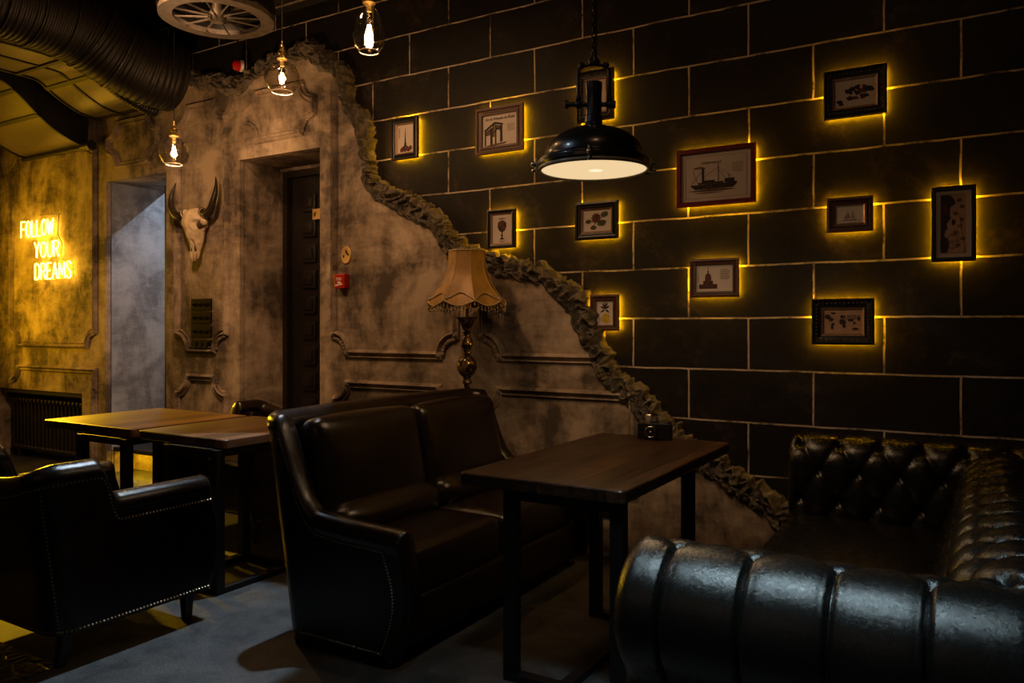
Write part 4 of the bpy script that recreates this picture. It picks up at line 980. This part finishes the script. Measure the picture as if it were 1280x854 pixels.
# ============================================================ UPHOLSTERY
def ushell(name, mat, parent, D, W, t, hf, z0, zin, lean, rc=.14, lip=.012, front=.35, belly=0, smooth=50, rollr=None, pf=None):
    """Back and arms in one continuous upholstered shell; local x = forward, y = left/right."""
    P = [Vector((front, -W/2)), Vector((front-D+rc, -W/2))]
    P += [Vector((front-D+rc-rc*math.sin(math.radians(a)), -W/2+rc-rc*math.cos(math.radians(a)))) for a in range(9, 90, 9)]
    P += [Vector((front-D, -W/2+rc)), Vector((front-D, W/2-rc))]
    P += [Vector((front-D+rc-rc*math.cos(math.radians(a)), W/2-rc+rc*math.sin(math.radians(a)))) for a in range(9, 90, 9)]
    P += [Vector((front-D+rc, W/2)), Vector((front, W/2))]
    P = resample(P, .012)
    def pos(p, nrm, o, z):
        q = p+nrm*o
        wx = max(0, min(1, (front*.55-p.x)/(front*.55+D-front))); x = q.x-lean*wx*(max(0, z-z0)/.85)
        if belly: x += belly*max(0, (p.x-front+.16)/.16)*math.sin(PI*min(1, max(0, (z-z0)/.45)))
        return Vector((x, q.y, z))
    def nrm(i):
        d = (P[min(i+1, len(P)-1)]-P[max(i-1, 0)]).normalized(); return Vector((-d.y, d.x))*-1
    cen = Vector((front-D/2+.05, 0))
    R = []; n_out, n_roll, n_in = 9, 15, 7
    info = []
    for i, p in enumerate(P):
        n = nrm(i)
        if n.dot(cen-p) < 0 and abs((cen-p).length) > 0: n = -n
        if abs(p.y) > W/2-.001: n = Vector((0, -math.copysign(1, p.y)))
        h = hf(p.x, p.y); Rr = (rollr or (t/2))+lip; zc = h-Rr
        sec = [(0, z0+(zc-Rr*.85-z0)*k/(n_out-1)) for k in range(n_out)]
        sec += [(t/2-Rr*math.cos(math.radians(a)), zc+Rr*math.sin(math.radians(a))) for a in [-35+250*k/(n_roll-1) for k in range(n_roll)]]
        sec += [(t, (zc-Rr*.85)+(zin-(zc-Rr*.85))*k/(n_in-1)) for k in range(n_in)]
        R.append([pos(p, n, o, z) for o, z in sec]); info.append((p, n, h))
    # rounded arm fronts
    def cap(r, sgn, first):
        c = sum(r, Vector())/len(r); out = []
        for s, f in ((.97, .010), (.90, .018), (.78, .022)): out.append([c+Vector(((q.x-c.x), (q.y-c.y)*s, (q.z-c.z)*(1-(1-s)*.35)))+Vector((f, 0, 0)) for q in r])
        return out
    R = cap(R[0], 1, True)[::-1]+R+cap(R[-1], 1, False)
    b = B(); b.rings(R); o = b.build(name, mat, parent, smooth)
    return o, P, info, pos
def nails(parent, pts, r=.0048, step=.0155):
    b = B()
    for P in pts:
        for q in resample([Vector(p) for p in P], step)[:-1]: b.ico(q, r)
    return b.build('nailhead_trim', M_NAIL, parent)
def pw(T, x):
    if x <= T[0][0]: return T[0][1]
    for (a, b1), (c, d) in zip(T, T[1:]):
        if x <= c:
            s = (x-a)/(c-a); return b1+(d-b1)*s
    return T[-1][1]

# ---------------- club armchairs
def armchair(label, loc, rotz):
    t = thing('club_armchair', label, 'armchair', loc, rotz, 'dark leather club armchairs at the left tables')
    W, D = .80, .66; front = .33
    def hf(x, y):
        if x > -.055: return .635
        if x > -.11: s = (x+.11)/.055; s = s*s*(3-2*s); wing = .78; return wing+(.635-wing)*s
        base = .78
        if x < -.20: base = .78-.07*(1-(abs(y)/(W/2))**2)*min(1, (-.20-x)/.06)
        return base
    o, P, info, pos = ushell('chair_shell', M_LEATHER, t, D, W, .085, hf, .13, .28, .12, .10, .008, front, .045)
    # nails
    lines = []; top = []; bot = []
    for (p, n, h) in info:
        if True:
            drop = .085
            top.append(pos(p, n, -.004, h-drop-.022 if p.x > -.085 else h-drop+.012)); bot.append(pos(p, n, -.003, .145))
    lines = [top, bot]
    for sy in (-1, 1):
        i = min(range(len(P)), key=lambda i: (P[i]-Vector((front-D+.03, sy*(W/2-.03)))).length); p, n, h = info[i]
        lines.append([pos(p, n, -.003, z/20*(h-.09)+(1-z/20)*.145) for z in range(21)])
    nails(t, lines)
    B().rbox((.03, 0, .40), (.56, W-.18, .13), .045, (.0, 0, .02), 10).build('seat_cushion', M_LEATHER, t, 60)
    B().rbox((.03, 0, .27), (.58, W-.10, .24), .03, n=8).build('seat_base', M_LEATHER, t, 60)
    for sy in (-1, 1):   # small roll where the wing meets the back
        B().tube([(-.15, sy*(W/2-.13), .45), (-.18, sy*(W/2-.13), .60), (-.20, sy*(W/2-.13), .71)], [.045, .05, .035], 12).build('back_bolster', M_LEATHER, t, 60)
    for sx in (1, -1):
        for sy in (-1, 1):
            b = B(); x, y = (front-.055 if sx > 0 else front-D+.08), sy*(W/2-.065)
            b.rings([[(x+k*(1 if q in (0, 3) else -1)+dx, y+k*(1 if q in (0, 1) else -1), z) for q in range(4)] for k, z, dx in ((.015, 0, .0 if sx > 0 else -.03), (.024, .16, 0))]); b.build('leg', M_DARKWOOD, t)
    return t
armchair('dark leather armchair with nailheads seen from behind, nearest the left edge', (-3.355, 1.945, 0), PI/2)
ac = armchair('dark leather armchair on the far side of the left tables, before the dark doorway', (-4.07, 3.50, 0), -PI/2)

# ---------------- two-seat leather sofa (faces +X)
sf = thing('leather_sofa', 'dark brown two-seat leather sofa with nailhead arms in the middle', 'sofa', (-2.23, 3.075, 0))
Ws, Ds = 1.60, .60
HP = [(-.25, .935), (-.155, .93), (-.13, .83), (-.105, .70), (-.075, .61), (-.03, .555), (.1, .54), (.35, .53)]
def hs(x, y):
    e = pw(HP, x)
    if x < -.2: e += .010*(1-(y/.8)**2)
    return e
o, P, info, pos = ushell('sofa_frame', M_LEATHER, sf, Ds, Ws, .085, hs, .045, .25, .155, .10, .009, .35, .045)
lines = []
side = [(p, n, h) for (p, n, h) in info if p.y < -Ws/2+.001 and p.x < .30]
for sy in (-1, 1):
    S1 = [(p, n, h) for (p, n, h) in info if sy*p.y > Ws/2-.001 and -.17 < p.x < .285]
    if sy > 0: S1 = S1[::-1]
    top = [pos(p, n, -.004, h-.088) for p, n, h in S1]; lines.append(top)
    p, n, h = S1[0]
    lines.append([pos(p+Vector((.028*math.sin(PI*(1-k/20))*(1), 0)), n, -.004, .06+(h-.088-.06)*k/20) for k in range(21)])
    lines.append([pos(p, n, -.003, .06) for p, n, h in S1])
nails(sf, lines[:3], .0042, .0125); nails(sf, lines[3:], .0042, .0125)
for sy in (-1, 1):
    B().rbox((.06, sy*.355, .325), (.54, .70, .20), .045, (.012, .0, .020), 12).build('seat_cushion', M_LEATHER, sf, 60)
    lean = Matrix.Translation((-.175, sy*.352, .66)) @ Matrix.Rotation(-.20, 4, 'Y')
    B().rbox((0, 0, 0), (.13, .695, .50), .055, (.022, 0, .012), 12).xf(lean).build('back_cushion', M_LEATHER, sf, 60)
    B().rbox((-.075, sy*.352, .475), (.15, .69, .15), .07, (.02, 0, .012), 10).build('lumbar_cushion', M_LEATHER, sf, 60)
b = B(); b.rbox((.04, 0, .15), (.60, Ws-.12, .19), .02, n=8); b.build('sofa_base', M_LEATHER, sf, 60)
for x in (.29, -.19):
    for y in (-.74, .74): B().lathe([(0, 0), (.028, 0), (.036, .012), (.036, .022), (.024, .034), (.030, .046), (.030, .06), (0, .06)], (x, y, 0), 18).build('foot', M_LAMPBLACK, sf, 50)

# ---------------- tufted chesterfield on the right (faces -X)
ch = thing('chesterfield_sofa', 'black button-tufted leather sofa with rolled arms at the right', 'sofa', (-.3, 2.85, 0))
OX, OY = -.3, 2.85
def profile_path(c, r, pts_before, a0, a1, pts_after, step=.008):
    k = int(abs(a1-a0)/4); arcp = [Vector((c[0]+r*math.cos(math.radians(a0+(a1-a0)*i/k)), c[1]+r*math.sin(math.radians(a0+(a1-a0)*i/k)))) for i in range(k+1)]
    return resample([Vector(p) for p in pts_before]+arcp+[Vector(p) for p in pts_after], step)
def rolled(name, axis, u0, u1, prof, s_btn, btn_u0, su, sv, straight_side, depth, end0=True, end1=True, step=.009):
    """Surface along `axis` with button tufting: straight pleats before s_btn, diamonds after it."""
    n = len(prof); S_ = [0]
    for a, c in zip(prof, prof[1:]): S_.append(S_[-1]+(c-a).length)
    NR = []
    for i in range(n):
        d = (prof[min(i+1, n-1)]-prof[max(i-1, 0)]).normalized(); NR.append(Vector((-d.y, d.x))*straight_side)
    nu = int((u1-u0)/step)
    cc = sum(prof, Vector((0, 0)))/n
    def f(uu, vv):
        i = min(n-1, int(round(vv*(n-1)))); u = u0+(u1-u0)*uu; s = S_[i]-s_btn
        p = (u-btn_u0)/su
        dg = abs(p-round(p))*su
        pleat = .80*(1-math.exp(-(dg/.0062)**2))+.25*abs(math.sin(PI*p))**.5-.10*math.exp(-((dg-.020)/.006)**2)*.6
        q = s/sv
        a, c = p+q/2, p-q/2
        dia = (abs(math.sin(PI*a))*abs(math.sin(PI*c)))**.36
        k = max(0, min(1, s/.03+.5)); puff = pleat*(1-k)+dia*k
        # gather dimple at each button
        if s > -.06:
            row = round(q); pu = p-(.5 if row % 2 else 0); du = (pu-round(pu))*su; dv = (q-row)*sv
            if row >= 0:
                dd = math.hypot(du, dv); puff -= .9*math.exp(-(dd/.018)**2)
                ang = math.atan2(dv, du); puff -= .10*math.exp(-(dd/.045)**2)*(.5+.5*math.sin(ang*14))
        w = .010*noise.noise((u*6, S_[i]*6, 2))
        h = depth*(puff-.6)+w*.35
        e = 0
        for en, du in ((end0, u-u0), (end1, u1-u)):
            if en and du < .05: x = 1-du/.05; e += .05*(1-math.sqrt(max(0, 1-x*x)))
        P2 = prof[i]+NR[i]*(h*(1 if e == 0 else max(.2, 1-e*18))-e)
        return Vector((u-OX, P2.x-OY, P2.y)) if axis == 'X' else Vector((P2.x-OX, u-OY, P2.y))
    b = B(); V = b.grid(f, nu, n)
    for en, row in ((end0, V[0]), (end1, V[-1])):
        if en: b.face(row)
    o = b.build(name, M_BLACKLEATHER, ch, 80)
    # buttons
    smax = S_[-1]-s_btn; row = 0
    while row*sv < smax-.02:
        k = math.ceil((u0+.03-btn_u0)/su-(.5 if row % 2 else 0))
        while True:
            u = btn_u0+(k+(.5 if row % 2 else 0))*su
            if u > u1-.03: break
            vv = min(range(n), key=lambda i: abs(S_[i]-s_btn-row*sv))/(n-1)
            c = f((u-u0)/(u1-u0), vv); nr = NR[int(round(vv*(n-1)))]
            d3 = Vector((0, nr.x, nr.y)) if axis == 'X' else Vector((nr.x, 0, nr.y))
            B().ball(c+d3*.002, .0095, 10).build('button', M_BLACKLEATHER, ch, 80)
            k += 1
        row += 1
    return o
# near arm: big roll along X
pa = profile_path((1.885, .595), .165, [(1.80, .08), (1.795, .44)], 222, 0, [(2.05, .56), (2.04, .40)])
S_b = 0
def arc_s(prof, target):
    s = 0; best = (9, 0)
    for a, c in zip(prof, prof[1:]):
        s += (c-a).length; d = (c-target).length
        if d < best[0]: best = (d, s)
    return best[1]
rolled('near_arm', 'X', -.77, .30, pa, arc_s(pa, Vector((1.885+.165*math.cos(math.radians(93)), .595+.165*math.sin(math.radians(93))))), -.650, .185, .105, 1, .019, step=.005)
# far arm against the wall: tufted inner face
pf_ = profile_path((3.865, .675), .115, [(3.99, .10), (3.985, .62)], 0, 185, [(3.755, .55), (3.76, .38)])[::1]
rolled('far_arm', 'X', -.785, .30, pf_, arc_s(pf_, Vector((3.865+.115*math.cos(math.radians(128)), .675+.115*math.sin(math.radians(128))))), -.726, .165, .135, -1, .026)
# back along Y: inner face towards -X
pb = profile_path((.07, .61), .16, [(.24, .08), (.235, .58)], 0, 190, [(-.12, .52), (-.17, .38)])
rolled('sofa_back', 'Y', 1.93, 3.97, pb, arc_s(pb, Vector((.07+.16*math.cos(math.radians(100)), .61+.16*math.sin(math.radians(100))))), 2.13, .165, .11, -1, .030)
for y0, y1 in ((2.05, 2.90), (2.905, 3.75)):
    B().rbox(((-.75-.13)/2-OX, (y0+y1)/2-OY, .355), (.63, y1-y0, .19), .05, (.015, 0, .022), 12).build('seat_cushion', M_BLACKLEATHER, ch, 60)
B().rbox((-.25-OX, 2.85-OY, .17), (1.0, 2.12, .19), .02, n=10).build('sofa_base', M_BLACKLEATHER, ch, 60)
for x in (-.68, .16):
    for y in (1.90, 3.88): B().lathe([(0, 0), (.03, 0), (.038, .02), (.038, .045), (.026, .065), (.034, .085), (0, .085)], (x-OX, y-OY, 0), 18).build('foot', M_DARKWOOD, ch, 50)
